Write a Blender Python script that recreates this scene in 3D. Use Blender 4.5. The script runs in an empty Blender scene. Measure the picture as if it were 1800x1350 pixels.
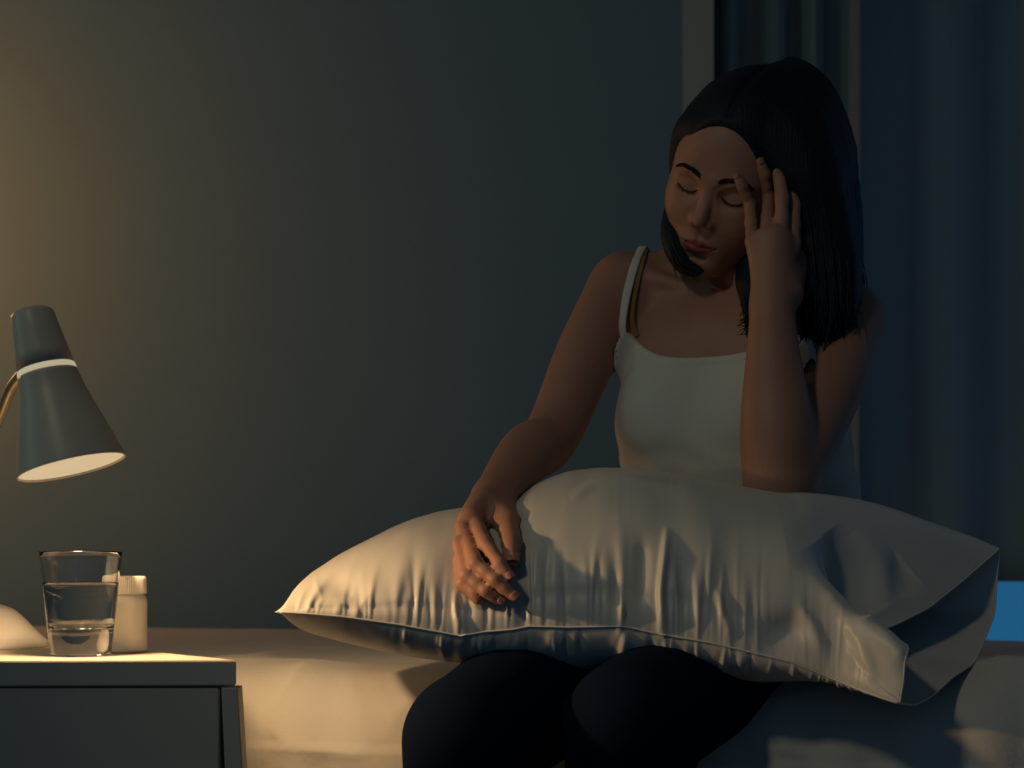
import bpy, bmesh, math, random
import numpy as np
from mathutils import Vector, Matrix

random.seed(4)
RNG = np.random.RandomState(7)
SC = bpy.context.scene
COL = SC.collection

# ------------------------------------------------------------------ camera, world, lights, exposure
F_PX, HOR, CAM_Z = 2500.0, 1000.0, 0.64
cam_data = bpy.data.cameras.new('camera')
cam_data.sensor_width = 36.0
cam_data.lens = 50.0
cam_data.shift_y = (HOR - 675.0) / 1800.0
cam_data.dof.use_dof = True
cam_data.dof.focus_distance = 1.55
cam_data.dof.aperture_fstop = 6.3
cam = bpy.data.objects.new('camera', cam_data)
cam.location = (0, 0, CAM_Z)
cam.rotation_euler = (math.pi / 2, 0, 0)
COL.objects.link(cam)
SC.camera = cam

SC.view_settings.view_transform = 'Standard'
SC.view_settings.look = 'None'
SC.view_settings.gamma = 1.0
SC.view_settings.use_curve_mapping = False
SC.view_settings.exposure = 0.0

world = bpy.data.worlds.new('world')
SC.world = world
world.use_nodes = True
bg = world.node_tree.nodes['Background']
bg.inputs['Strength'].default_value = 1.0
wn = world.node_tree
w_tc = wn.nodes.new('ShaderNodeTexCoord')
w_sep = wn.nodes.new('ShaderNodeSeparateXYZ')
w_ramp = wn.nodes.new('ShaderNodeValToRGB')   # dusk outside the window (+Y), dim teal room behind the camera (-Y)
w_ramp.color_ramp.elements[0].position = 0.35
w_ramp.color_ramp.elements[0].color = (0.016, 0.044, 0.074, 1)
w_ramp.color_ramp.elements[1].position = 0.75
w_ramp.color_ramp.elements[1].color = (0.016, 0.105, 0.21, 1)
w_map = wn.nodes.new('ShaderNodeMapRange')
w_map.inputs['From Min'].default_value = -1
w_map.inputs['From Max'].default_value = 1
wn.links.new(w_tc.outputs['Generated'], w_sep.inputs['Vector'])
wn.links.new(w_sep.outputs['Y'], w_map.inputs['Value'])
wn.links.new(w_map.outputs['Result'], w_ramp.inputs['Fac'])
wn.links.new(w_ramp.outputs['Color'], bg.inputs['Color'])


def light(name, kind, loc, target, energy, color, size=0.1, size_y=None, spot=None, blend=0.5):
    d = bpy.data.lights.new(name, kind)
    d.energy = energy
    d.color = color
    if kind == 'AREA':
        d.size = size
        if size_y:
            d.shape = 'RECTANGLE'
            d.size_y = size_y
    else:
        d.shadow_soft_size = size
    if kind == 'SPOT':
        d.spot_size = spot
        d.spot_blend = blend
    o = bpy.data.objects.new(name, d)
    o.location = loc
    v = Vector(target) - Vector(loc)
    o.rotation_euler = v.to_track_quat('-Z', 'Y').to_euler()
    COL.objects.link(o)
    return o


# soft fill from the upper left, added as an unseen spot without a fixture
light('fill_spot', 'SPOT', (-0.80, 0.30, 1.95), (0.40, 1.5, 0.62), 13.0, (1.0, 0.89, 0.62), 0.10, spot=math.radians(58), blend=1.0)
# added cool fill for the back wall from the left, no opening behind it
light('wall_fill', 'AREA', (-2.5, 1.0, 1.5), (-0.6, 3.05, 1.3), 2.7, (0.45, 1.0, 1.0), 0.8, 1.8)
# warm lamp glow of the neighbouring corner, outside the frame on the left
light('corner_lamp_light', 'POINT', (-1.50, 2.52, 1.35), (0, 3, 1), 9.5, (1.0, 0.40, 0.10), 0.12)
# added blue light behind the window, makes the curtain glow towards the right
light('curtain_backlight', 'AREA', (2.35, 4.3, 1.8), (1.5, 3.2, 1.2), 12.0, (0.22, 0.55, 1.0), 0.8)
# blue dusk light entering through the window on the right
light('window_light', 'AREA', (1.75, 2.55, 1.25), (0.2, 1.9, 0.9), 0.45, (0.30, 0.58, 1.0), 0.7, 1.6)


def P(px, py, Y):
    """point that lies at depth Y along the sight line measured in the photograph"""
    return np.array([(px - 900.0) / F_PX * Y, Y, CAM_Z + (HOR - py) / F_PX * Y])


# ------------------------------------------------------------------ materials
def mat(name, color, rough=0.6, spec=0.5, metallic=0.0, sheen=0.0, sss=0.0, noise=None, bump=None,
        transmission=0.0, ior=1.45, emit=None, emit_strength=1.0, coat=0.0, aniso=0.0):
    m = bpy.data.materials.new(name)
    m.use_nodes = True
    nt = m.node_tree
    b = nt.nodes['Principled BSDF']
    b.inputs['Base Color'].default_value = (*color, 1)
    b.inputs['Roughness'].default_value = rough
    b.inputs['Specular IOR Level'].default_value = spec
    b.inputs['Metallic'].default_value = metallic
    b.inputs['Sheen Weight'].default_value = sheen
    b.inputs['Transmission Weight'].default_value = transmission
    b.inputs['IOR'].default_value = ior
    b.inputs['Coat Weight'].default_value = coat
    b.inputs['Anisotropic'].default_value = aniso
    if sss:
        b.inputs['Subsurface Weight'].default_value = sss
        b.inputs['Subsurface Radius'].default_value = (0.012, 0.005, 0.003)
        b.inputs['Subsurface Scale'].default_value = 0.5
    if emit:
        b.inputs['Emission Color'].default_value = (*emit, 1)
        b.inputs['Emission Strength'].default_value = emit_strength
    tc = nt.nodes.new('ShaderNodeTexCoord')
    if noise:
        scale, amount = noise
        n = nt.nodes.new('ShaderNodeTexNoise')
        n.inputs['Scale'].default_value = scale
        n.inputs['Detail'].default_value = 4
        r = nt.nodes.new('ShaderNodeValToRGB')
        r.color_ramp.elements[0].position = 0.3
        r.color_ramp.elements[1].position = 0.7
        r.color_ramp.elements[0].color = (*[c * (1 - amount) for c in color], 1)
        r.color_ramp.elements[1].color = (*[min(1, c * (1 + amount)) for c in color], 1)
        nt.links.new(tc.outputs['Object'], n.inputs['Vector'])
        nt.links.new(n.outputs['Fac'], r.inputs['Fac'])
        nt.links.new(r.outputs['Color'], b.inputs['Base Color'])
    if bump:
        scale, strength, dist, stretch = bump
        mp = nt.nodes.new('ShaderNodeMapping')
        mp.inputs['Scale'].default_value = stretch
        n = nt.nodes.new('ShaderNodeTexNoise')
        n.inputs['Scale'].default_value = scale
        n.inputs['Detail'].default_value = 5
        bp = nt.nodes.new('ShaderNodeBump')
        bp.inputs['Strength'].default_value = strength
        bp.inputs['Distance'].default_value = dist
        nt.links.new(tc.outputs['Object'], mp.inputs['Vector'])
        nt.links.new(mp.outputs['Vector'], n.inputs['Vector'])
        nt.links.new(n.outputs['Fac'], bp.inputs['Height'])
        nt.links.new(bp.outputs['Normal'], b.inputs['Normal'])
    return m


M = {}
M['wall'] = mat('painted_wall', (0.245, 0.37, 0.43), 0.85, 0.3, noise=(3, 0.03), bump=(90, 0.15, 0.002, (1, 1, 1)))
M['pilaster'] = mat('painted_plaster_edge', (0.60, 0.62, 0.52), 0.8, 0.3, bump=(90, 0.1, 0.002, (1, 1, 1)))
M['floor'] = mat('floor_boards', (0.10, 0.07, 0.05), 0.5, 0.4, noise=(5, 0.2))
M['curtain'] = mat('blackout_curtain', (0.33, 0.35, 0.35), 0.85, 0.2, sheen=0.2, bump=(400, 0.2, 0.001, (1, 1, 1)))
M['sheer'] = mat('window_curtain', (0.50, 0.50, 0.48), 0.85, 0.2, sheen=0.2, bump=(400, 0.2, 0.001, (1, 1, 1)))
M['sheet'] = mat('cotton_sheet', (0.62, 0.60, 0.56), 0.85, 0.2, sheen=0.2, bump=(55, 0.35, 0.004, (1, 1, 1)))
M['mattress'] = mat('mattress_cloth', (0.5, 0.49, 0.46), 0.85, 0.2, bump=(200, 0.2, 0.001, (1, 1, 1)))
M['wood_dark'] = mat('bed_base', (0.10, 0.07, 0.05), 0.6, 0.3, noise=(12, 0.2))
M['satin'] = mat('satin_pillowcase', (0.60, 0.585, 0.55), 0.40, 0.5, sheen=0.15, bump=(700, 0.12, 0.0006, (1, 0.3, 1)))
M['satin_seam'] = mat('satin_seam', (0.70, 0.68, 0.63), 0.35, 0.5)
M['filling'] = mat('pillow_filling', (0.6, 0.6, 0.58), 0.9, 0.2, bump=(80, 0.3, 0.003, (1, 1, 1)))
M['cabinet'] = mat('white_lacquer', (0.56, 0.51, 0.43), 0.42, 0.45, noise=(6, 0.02))
M['drawer'] = mat('white_lacquer_drawer', (0.53, 0.48, 0.41), 0.42, 0.45, noise=(6, 0.02))
M['lamp_paint'] = mat('lamp_enamel', (0.64, 0.57, 0.46), 0.38, 0.5, noise=(20, 0.02))
M['lamp_base'] = mat('lamp_base_enamel', (0.40, 0.40, 0.40), 0.30, 0.5, noise=(20, 0.02))
M['lamp_arm'] = mat('brushed_arm', (0.45, 0.43, 0.30), 0.30, 0.5, metallic=0.6, noise=(30, 0.03))
M['diffuser'] = mat('lit_diffuser', (0.5, 0.45, 0.35), 0.7, 0.2, emit=(1.0, 0.86, 0.56), emit_strength=0.43)
M['bottle'] = mat('bottle_plastic', (0.80, 0.79, 0.76), 0.42, 0.45, sss=0.15, noise=(30, 0.02))
M['glass'] = mat('clear_glass', (1, 1, 1), 0.015, 0.5, transmission=1.0, ior=1.47)
M['water'] = mat('water', (0.98, 1, 1), 0.0, 0.5, transmission=1.0, ior=1.33)
M['pane'] = mat('window_glass', (0.8, 0.9, 1.0), 0.05, 0.5, transmission=1.0, ior=1.1)
M['frame'] = mat('window_frame_paint', (0.5, 0.5, 0.5), 0.5, 0.4, noise=(10, 0.02))
M['shirt'] = mat('ribbed_cotton', (0.62, 0.60, 0.54), 0.9, 0.15, sheen=0.3, bump=(260, 0.4, 0.0012, (1, 1, 0.25)))
M['strap'] = mat('mustard_strap', (0.26, 0.15, 0.045), 0.6, 0.3, bump=(300, 0.2, 0.0008, (1, 1, 1)))
M['leggings'] = mat('dark_leggings', (0.002, 0.008, 0.024), 0.9, 0.08, sheen=0.0, bump=(200, 0.3, 0.001, (1, 1, 1)))
M['hair'] = mat('black_hair', (0.006, 0.012, 0.024), 0.5, 0.22, bump=(500, 0.8, 0.0015, (1, 1, 0.06)))
M['brow'] = mat('brow_hair', (0.016, 0.011, 0.010), 0.7, 0.2, noise=(300, 0.3))
M['nail'] = mat('fingernail_gloss', (0.47, 0.235, 0.18), 0.25, 0.5, noise=(60, 0.04))


def add_translucency(m, color, fac):
    nt = m.node_tree
    out = nt.nodes['Material Output']
    tr = nt.nodes.new('ShaderNodeBsdfTranslucent')
    tr.inputs['Color'].default_value = (*color, 1)
    mix = nt.nodes.new('ShaderNodeMixShader')
    mix.inputs['Fac'].default_value = fac
    nt.links.new(nt.nodes['Principled BSDF'].outputs['BSDF'], mix.inputs[1])
    nt.links.new(tr.outputs['BSDF'], mix.inputs[2])
    nt.links.new(mix.outputs['Shader'], out.inputs['Surface'])


add_translucency(M['sheer'], (0.35, 0.38, 0.40), 0.18)


def skin_material():
    m = bpy.data.materials.new('skin')
    m.use_nodes = True
    nt = m.node_tree
    b = nt.nodes['Principled BSDF']
    b.inputs['Roughness'].default_value = 0.52
    b.inputs['Specular IOR Level'].default_value = 0.38
    b.inputs['Subsurface Weight'].default_value = 0.12
    b.inputs['Subsurface Radius'].default_value = (0.010, 0.004, 0.002)
    b.inputs['Subsurface Scale'].default_value = 0.4
    tc = nt.nodes.new('ShaderNodeTexCoord')
    n = nt.nodes.new('ShaderNodeTexNoise')
    n.inputs['Scale'].default_value = 22
    n.inputs['Detail'].default_value = 4
    r = nt.nodes.new('ShaderNodeValToRGB')
    r.color_ramp.elements[0].color = (0.345, 0.168, 0.120, 1)
    r.color_ramp.elements[1].color = (0.43, 0.225, 0.162, 1)
    a = nt.nodes.new('ShaderNodeAttribute')
    a.attribute_name = 'lip'
    mx = nt.nodes.new('ShaderNodeMix')
    mx.data_type = 'RGBA'
    mx.inputs['B'].default_value = (0.28, 0.055, 0.062, 1)
    n2 = nt.nodes.new('ShaderNodeTexNoise')
    n2.inputs['Scale'].default_value = 420
    bp = nt.nodes.new('ShaderNodeBump')
    bp.inputs['Strength'].default_value = 0.12
    bp.inputs['Distance'].default_value = 0.0006
    L = nt.links.new
    L(tc.outputs['Object'], n.inputs['Vector'])
    L(tc.outputs['Object'], n2.inputs['Vector'])
    L(n.outputs['Fac'], r.inputs['Fac'])
    L(r.outputs['Color'], mx.inputs['A'])
    L(a.outputs['Fac'], mx.inputs['Factor'])
    L(mx.outputs['Result'], b.inputs['Base Color'])
    L(n2.outputs['Fac'], bp.inputs['Height'])
    L(bp.outputs['Normal'], b.inputs['Normal'])
    return m


M['skin'] = skin_material()


# ------------------------------------------------------------------ object helpers
def mesh_obj(name, verts, faces, material, parent=None, smooth=True):
    me = bpy.data.meshes.new(name)
    verts = np.asarray(verts, dtype=np.float32)
    if isinstance(faces, np.ndarray):
        me.vertices.add(len(verts))
        me.vertices.foreach_set('co', verts.ravel())
        nf, k = faces.shape
        me.loops.add(nf * k)
        me.loops.foreach_set('vertex_index', faces.astype(np.int32).ravel())
        me.polygons.add(nf)
        me.polygons.foreach_set('loop_start', np.arange(0, nf * k, k, dtype=np.int32))
        me.update(calc_edges=True)
        me.validate()
    else:
        me.from_pydata([tuple(map(float, v)) for v in verts], [], faces)
        me.update()
    if smooth:
        me.polygons.foreach_set('use_smooth', [True] * len(me.polygons))
    me.materials.append(material)
    o = bpy.data.objects.new(name, me)
    COL.objects.link(o)
    if parent is not None:
        o.parent = parent
        o.matrix_parent_inverse = parent.matrix_basis.inverted()
    return o


def bm_obj(name, bm, material, parent=None, smooth=False):
    bmesh.ops.recalc_face_normals(bm, faces=bm.faces)
    me = bpy.data.meshes.new(name)
    bm.to_mesh(me)
    bm.free()
    if smooth:
        me.polygons.foreach_set('use_smooth', [True] * len(me.polygons))
    me.materials.append(material)
    o = bpy.data.objects.new(name, me)
    COL.objects.link(o)
    if parent is not None:
        o.parent = parent
        o.matrix_parent_inverse = parent.matrix_basis.inverted()
    return o


def thing(name, label, cat, loc=(0, 0, 0), group=None):
    o = bpy.data.objects.new(name, None)
    o.location = loc
    o.empty_display_size = 0.05
    COL.objects.link(o)
    tag(o, label, cat, group)
    return o


def tag(o, label, cat, group=None):
    o['label'] = label
    o['category'] = cat
    if group:
        o['group'] = group
    return o


def structure(o):
    o['kind'] = 'structure'
    return o


def box_bm(lo, hi, bevel=0.0, seg=3):
    bm = bmesh.new()
    bmesh.ops.create_cube(bm, size=1.0)
    lo, hi = np.array(lo, float), np.array(hi, float)
    for v in bm.verts:
        v.co = Vector((lo + hi) / 2 + np.array(v.co) * (hi - lo))
    if bevel:
        bmesh.ops.bevel(bm, geom=bm.edges[:], offset=bevel, segments=seg, profile=0.5, affect='EDGES')
    return bm


def lathe(profile, n=96, origin=(0, 0, 0), axis=(0, 0, 1), closed=False):
    """profile: list of (radius, height) from bottom to top, spun about axis"""
    q = Vector(axis).to_track_quat('Z', 'Y').to_matrix()
    o = Vector(origin)
    verts, faces = [], []
    m = len(profile)
    for i in range(n):
        a = 2 * math.pi * i / n
        for r, h in profile:
            verts.append(o + q @ Vector((r * math.cos(a), r * math.sin(a), h)))
    for i in range(n):
        j = (i + 1) % n
        for k in range(m - 1):
            faces.append((i * m + k, j * m + k, j * m + k + 1, i * m + k + 1))
        if closed:
            faces.append((i * m + m - 1, j * m + m - 1, j * m, i * m))
    bm = bmesh.new()
    bv = [bm.verts.new(v) for v in verts]
    for f in faces:
        try:
            bm.faces.new([bv[i] for i in f])
        except ValueError:
            pass
    bmesh.ops.remove_doubles(bm, verts=bm.verts, dist=1e-6)
    bmesh.ops.dissolve_degenerate(bm, edges=bm.edges, dist=1e-7)
    return bm


def catmull(pts, n):
    pts = np.asarray(pts, float)
    m = len(pts)
    ext = np.vstack([2 * pts[0] - pts[1], pts, 2 * pts[-1] - pts[-2]])
    u = np.linspace(0, m - 1, n)
    i = np.clip(u.astype(int), 0, m - 2)
    t = (u - i)[:, None]
    p0, p1, p2, p3 = ext[i], ext[i + 1], ext[i + 2], ext[i + 3]
    return 0.5 * ((2 * p1) + (-p0 + p2) * t + (2 * p0 - 5 * p1 + 4 * p2 - p3) * t ** 2
                  + (-p0 + 3 * p1 - 3 * p2 + p3) * t ** 3)


def tube_arrays(pts, radii, n=8, flat=1.0, normal=None):
    """vertices and quads of a tube along pts; flat < 1 squashes it along the given normal"""
    pts = np.asarray(pts, float)
    m = len(pts)
    radii = np.broadcast_to(np.asarray(radii, float), (m,))
    tan = np.gradient(pts, axis=0)
    tan /= np.linalg.norm(tan, axis=1, keepdims=True) + 1e-12
    ref = np.array([0.0, 1.0, 0.0]) if normal is None else np.asarray(normal, float)
    ref = np.broadcast_to(ref, pts.shape)
    u = np.cross(tan, ref)
    ln = np.linalg.norm(u, axis=1, keepdims=True)
    u = np.where(ln < 1e-4, np.cross(tan, [1.0, 0.01, 0.02]), u)
    u /= np.linalg.norm(u, axis=1, keepdims=True)
    v = np.cross(u, tan)
    a = np.linspace(0, 2 * np.pi, n, endpoint=False)
    V = pts[:, None] + radii[:, None, None] * (np.cos(a)[None, :, None] * u[:, None] + flat * np.sin(a)[None, :, None] * v[:, None])
    V = V.reshape(-1, 3)
    i, j = np.meshgrid(np.arange(m - 1), np.arange(n), indexing='ij')
    jn = (j + 1) % n
    Q = np.stack([i * n + j, i * n + jn, (i + 1) * n + jn, (i + 1) * n + j], -1).reshape(-1, 4)
    return V, Q


def join_arrays(parts):
    vs, fs, off = [], [], 0
    for v, f in parts:
        vs.append(v)
        fs.append(f + off)
        off += len(v)
    return np.vstack(vs), np.vstack(fs)


def tube(name, pts, radii, material, parent=None, n=10, flat=1.0, normal=None):
    v, f = tube_arrays(pts, radii, n, flat, normal)
    m = len(pts)
    o = mesh_obj(name, v, [tuple(q) for q in f.tolist()] + [tuple(range(n))[::-1], tuple(range((m - 1) * n, m * n))], material, parent)
    return o


# ------------------------------------------------------------------ implicit surfaces
def smin(a, b, k):
    if k <= 0:
        return np.minimum(a, b)
    h = np.maximum(k - np.abs(a - b), 0) / k
    return np.minimum(a, b) - h * h * k * 0.25


def smax(a, b, k):
    return -smin(-a, -b, k)


class Field:
    def __init__(self, lo, hi, h):
        self.lo = np.array(lo, float)
        self.h = h
        n = np.ceil((np.array(hi, float) - self.lo) / h).astype(int) + 1
        self.ax = [(self.lo[i] + np.arange(n[i]) * h).astype(np.float32) for i in range(3)]
        self.F = np.full(n, 1.0, np.float32)

    def region(self, lo, hi):
        sl, co = [], []
        for i in range(3):
            a = int(max(0, math.floor((lo[i] - self.lo[i]) / self.h)))
            b = int(min(len(self.ax[i]), math.ceil((hi[i] - self.lo[i]) / self.h) + 1))
            if b <= a:
                return None, None
            sl.append(slice(a, b))
            shp = [1, 1, 1]
            shp[i] = b - a
            co.append(self.ax[i][a:b].reshape(shp))
        return tuple(sl), co

    def apply(self, prim, op='add', k=0.01):
        fn, lo, hi = prim
        mrg = max(k * 1.8, 0.004) + 3 * self.h
        sl, co = self.region(np.array(lo) - mrg, np.array(hi) + mrg)
        if sl is None:
            return
        d = fn(*co).astype(np.float32)
        if op == 'add':
            self.F[sl] = smin(self.F[sl], d, k)
        elif op == 'sub':
            self.F[sl] = smax(self.F[sl], -d, k)

    def mesh(self, smooth=2):
        F = self.F
        nx, ny, nz = F.shape
        sgn = F < 0
        pos_sum = {}
        cells, accs, quads = [], [], []
        cn = (nx - 1, ny - 1, nz - 1)

        def cid(i, j, k):
            return (i * cn[1] + j) * cn[2] + k
        for axis in range(3):
            a = [slice(None)] * 3
            b = [slice(None)] * 3
            a[axis] = slice(0, -1)
            b[axis] = slice(1, None)
            cross = sgn[tuple(a)] != sgn[tuple(b)]
            o1, o2 = [x for x in range(3) if x != axis]
            ids = np.array(np.nonzero(cross))
            ok = (ids[o1] > 0) & (ids[o1] < F.shape[o1] - 1) & (ids[o2] > 0) & (ids[o2] < F.shape[o2] - 1)
            ids = ids[:, ok]
            nxt = ids.copy()
            nxt[axis] += 1
            f0 = F[tuple(ids)]
            f1 = F[tuple(nxt)]
            t = f0 / (f0 - f1)
            p = ids.astype(np.float64)
            p[axis] += t
            cs = []
            for d1, d2 in ((0, 0), (-1, 0), (-1, -1), (0, -1)):
                c = ids.copy()
                c[o1] += d1
                c[o2] += d2
                cc = cid(*c)
                cs.append(cc)
                cells.append(cc)
                accs.append(p)
            q = np.stack(cs, 1)
            flip = (f0 < 0)
            if axis == 1:
                flip = ~flip
            q[~flip] = q[~flip][:, ::-1]
            quads.append(q)
        cells = np.concatenate(cells)
        accs = np.concatenate(accs, axis=1)
        uniq, inv = np.unique(cells, return_inverse=True)
        cnt = np.bincount(inv).astype(float)
        V = np.stack([np.bincount(inv, accs[i]) / cnt for i in range(3)], 1)
        Q = np.concatenate(quads)
        Q = np.searchsorted(uniq, Q)
        V = self.lo + V * self.h
        if smooth:
            e = np.vstack([Q[:, [0, 1]], Q[:, [1, 2]], Q[:, [2, 3]], Q[:, [3, 0]]])
            e = np.vstack([e, e[:, ::-1]])
            deg = np.bincount(e[:, 0], minlength=len(V)).astype(float)[:, None]
            for _ in range(smooth):
                S = np.stack([np.bincount(e[:, 0], V[e[:, 1], i], minlength=len(V)) for i in range(3)], 1) / deg
                V = V * 0.5 + S * 0.5
        return V, Q


def cone(a, b, ra, rb):
    a, b = np.array(a, float), np.array(b, float)
    ba = b - a
    L2 = float(ba @ ba) + 1e-12

    def fn(x, y, z):
        px, py, pz = x - a[0], y - a[1], z - a[2]
        h = np.clip((px * ba[0] + py * ba[1] + pz * ba[2]) / L2, 0, 1)
        d = np.sqrt((px - ba[0] * h) ** 2 + (py - ba[1] * h) ** 2 + (pz - ba[2] * h) ** 2)
        return d - (ra + (rb - ra) * h)
    r = max(ra, rb)
    return fn, np.minimum(a, b) - r, np.maximum(a, b) + r


def ball(c, r):
    return cone(c, np.array(c, float) + 1e-6, r, r)


def ellip(c, r, R=None):
    """ellipsoid; R has the local axes as columns"""
    c = np.array(c, float)
    r = np.array(r, float)
    R = np.eye(3) if R is None else np.array(R, float)

    def fn(x, y, z):
        px, py, pz = x - c[0], y - c[1], z - c[2]
        q = [(px * R[0, i] + py * R[1, i] + pz * R[2, i]) for i in range(3)]
        k0 = np.sqrt(sum((q[i] / r[i]) ** 2 for i in range(3))) + 1e-9
        k1 = np.sqrt(sum((q[i] / r[i] ** 2) ** 2 for i in range(3))) + 1e-9
        return k0 * (k0 - 1) / k1
    e = np.sqrt(((R * r[None, :]) ** 2).sum(1))
    return fn, c - e, c + e


def limb(field, pts, radii, k_join, seg=14, flatten=None):
    """smoothly tapering limb through the given joints, joined to the field with k_join"""
    data = np.hstack([np.asarray(pts, float), np.asarray(radii, float)[:, None]])
    c = catmull(data, (len(pts) - 1) * seg + 1)
    prims = [cone(c[i, :3], c[i + 1, :3], c[i, 3], c[i + 1, 3]) for i in range(len(c) - 1)]
    lo = np.min([p[1] for p in prims], 0)
    hi = np.max([p[2] for p in prims], 0)

    def fn(x, y, z):
        d = None
        for p in prims:
            v = p[0](x, y, z)
            d = v if d is None else np.minimum(d, v)
        return d
    field.apply((fn, lo, hi), 'add', k_join)


# ------------------------------------------------------------------ room
def plane_box(name, lo, hi, m):
    return structure(bm_obj(name, box_bm(lo, hi), m))


WALL_Y = 3.05
plane_box('floor', (-3.0, -1.2, -0.1), (2.8, 3.6, 0.0), M['floor'])
plane_box('ceiling', (-3.0, -1.2, 2.6), (2.8, 3.6, 2.7), M['wall'])
plane_box('wall_left', (-3.1, -1.2, 0.0), (-3.0, 3.6, 2.6), M['wall'])
plane_box('wall_back', (-3.0, WALL_Y, 0.0), (0.365, 3.5, 2.6), M['wall'])
plane_box('trim_1', (0.366, WALL_Y - 0.004, 0.0), (0.432, 3.5, 2.6), M['pilaster'])
plane_box('wall_right', (2.8, -1.2, 0.0), (2.9, 3.6, 2.6), M['wall'])
# window wall behind the curtains: low apron, lintel, frame and pane
plane_box('wall_window_apron', (0.45, 3.42, 0.0), (2.8, 3.5, 0.30), M['wall'])
plane_box('wall_window_lintel', (0.45, 3.42, 2.35), (2.8, 3.5, 2.6), M['wall'])
win = structure(bm_obj('window_1', box_bm((0.46, 3.45, 0.31), (2.79, 3.456, 2.34)), M['pane']))
fb = bmesh.new()
for lo, hi in (((0.45, 3.43, 0.30), (0.50, 3.48, 2.35)), ((2.74, 3.43, 0.30), (2.79, 3.48, 2.35)), ((1.60, 3.43, 0.36), (1.65, 3.48, 2.29)),
               ((0.50, 3.43, 0.30), (2.74, 3.48, 0.355)), ((0.50, 3.43, 2.295), (2.74, 3.48, 2.35))):
    t = box_bm(lo, hi, 0.004, 1)
    me = bpy.data.meshes.new('tmp')
    t.to_mesh(me)
    fb.from_mesh(me)
    bpy.data.meshes.remove(me)
bm_obj('window_frame', fb, M['frame'], win)


# ------------------------------------------------------------------ curtains
def curtain(name, x0, x1, y, z0, z1, folds, depth, m, label, seed, sharp=1.0):
    r = np.random.RandomState(seed)
    nx, nz = 420, 24
    u = np.linspace(0, 1, nx)
    x = x0 + (x1 - x0) * u
    ph = np.cumsum(0.6 + 0.8 * r.rand(nx)) / nx
    ph = ph / ph[-1] * folds * 2 * np.pi + r.rand() * 6
    w = np.sin(ph)
    w = np.sign(w) * np.abs(w) ** sharp
    amp = depth * (0.6 + 0.5 * np.interp(u, np.linspace(0, 1, 9), r.rand(9)))
    V = []
    for k in range(nz):
        z = z0 + (z1 - z0) * k / (nz - 1)
        a = amp * (1.0 - 0.25 * k / nz)
        V.append(np.stack([x + 0.006 * np.sin(ph * 0.5 + k * 0.1), y + a * w + 0.004 * np.sin(3 * k / nz + ph), np.full(nx, z)], 1))
    front = np.vstack(V)
    back = front + np.array([0, 0.004, 0])
    n = len(front)
    i, j = np.meshgrid(np.arange(nz - 1), np.arange(nx - 1), indexing='ij')
    q = np.stack([i * nx + j, i * nx + j + 1, (i + 1) * nx + j + 1, (i + 1) * nx + j], -1).reshape(-1, 4)
    rim = []
    for j in range(nx - 1):
        rim.append((j, n + j, n + j + 1, j + 1))
    o = mesh_obj(name, np.vstack([front, back]), np.vstack([q, q[:, ::-1] + n, np.array(rim)]), m)
    return tag(o, label, 'curtain')


curtain('curtain', 0.428, 0.76, 3.14, 0.04, 2.58, 3.6, 0.045, M['curtain'],
        'narrow gathered dark grey curtain with deep folds next to the pale wall edge', 3, 0.8)
curtain('curtain', 0.742, 2.3, 3.22, 0.611, 2.58, 7, 0.028, M['sheer'],
        'wide blue-lit curtain at the right, its hem hanging above a strip of blue window', 11, 1.0)


# ------------------------------------------------------------------ bed
BED_Z, BED_FY = 0.52, 0.0
BED_A = math.radians(-16)
BED_P = (-0.33, 1.66)


def bed_frame(p):
    c, s = math.cos(BED_A), math.sin(BED_A)
    x, y = p[0], p[1]
    return (BED_P[0] + c * x - s * y, BED_P[1] + s * x + c * y, p[2])


def bed_turn(bm):
    for v in bm.verts:
        v.co = Vector(bed_frame(v.co))
    return bm


bed = thing('bed', 'low double bed with a rumpled pale cotton sheet that the woman sits on', 'bed', (0.4, 2.2, 0))
bm_obj('bed_base', bed_turn(box_bm((-0.92, 0.05, 0.06), (2.0, 1.04, 0.26), 0.01, 2)), M['wood_dark'], bed)
for lx, ly in ((-0.85, 0.12), (1.88, 0.12), (-0.85, 0.92), (1.88, 0.92)):
    bm_obj('leg', bed_turn(box_bm((lx, ly, 0.0), (lx + 0.06, ly + 0.06, 0.06), 0.004, 1)), M['wood_dark'], bed)
bm_obj('mattress', bed_turn(box_bm((-0.94, 0.04, 0.262), (2.03, 1.04, BED_Z - 0.035), 0.07, 6)), M['mattress'], bed, True)


def fbm2(x, y, seed, octaves=4, base=3.0):
    r = np.random.RandomState(seed)
    out = np.zeros_like(x)
    for o in range(octaves):
        f = base * 2 ** o
        for _ in range(5):
            a = r.rand() * 2 * np.pi
            out += np.sin((x * np.cos(a) + y * np.sin(a)) * f * (0.7 + 0.6 * r.rand()) + r.rand() * 6.28) / (2 ** o)
    return out / 5


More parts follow.
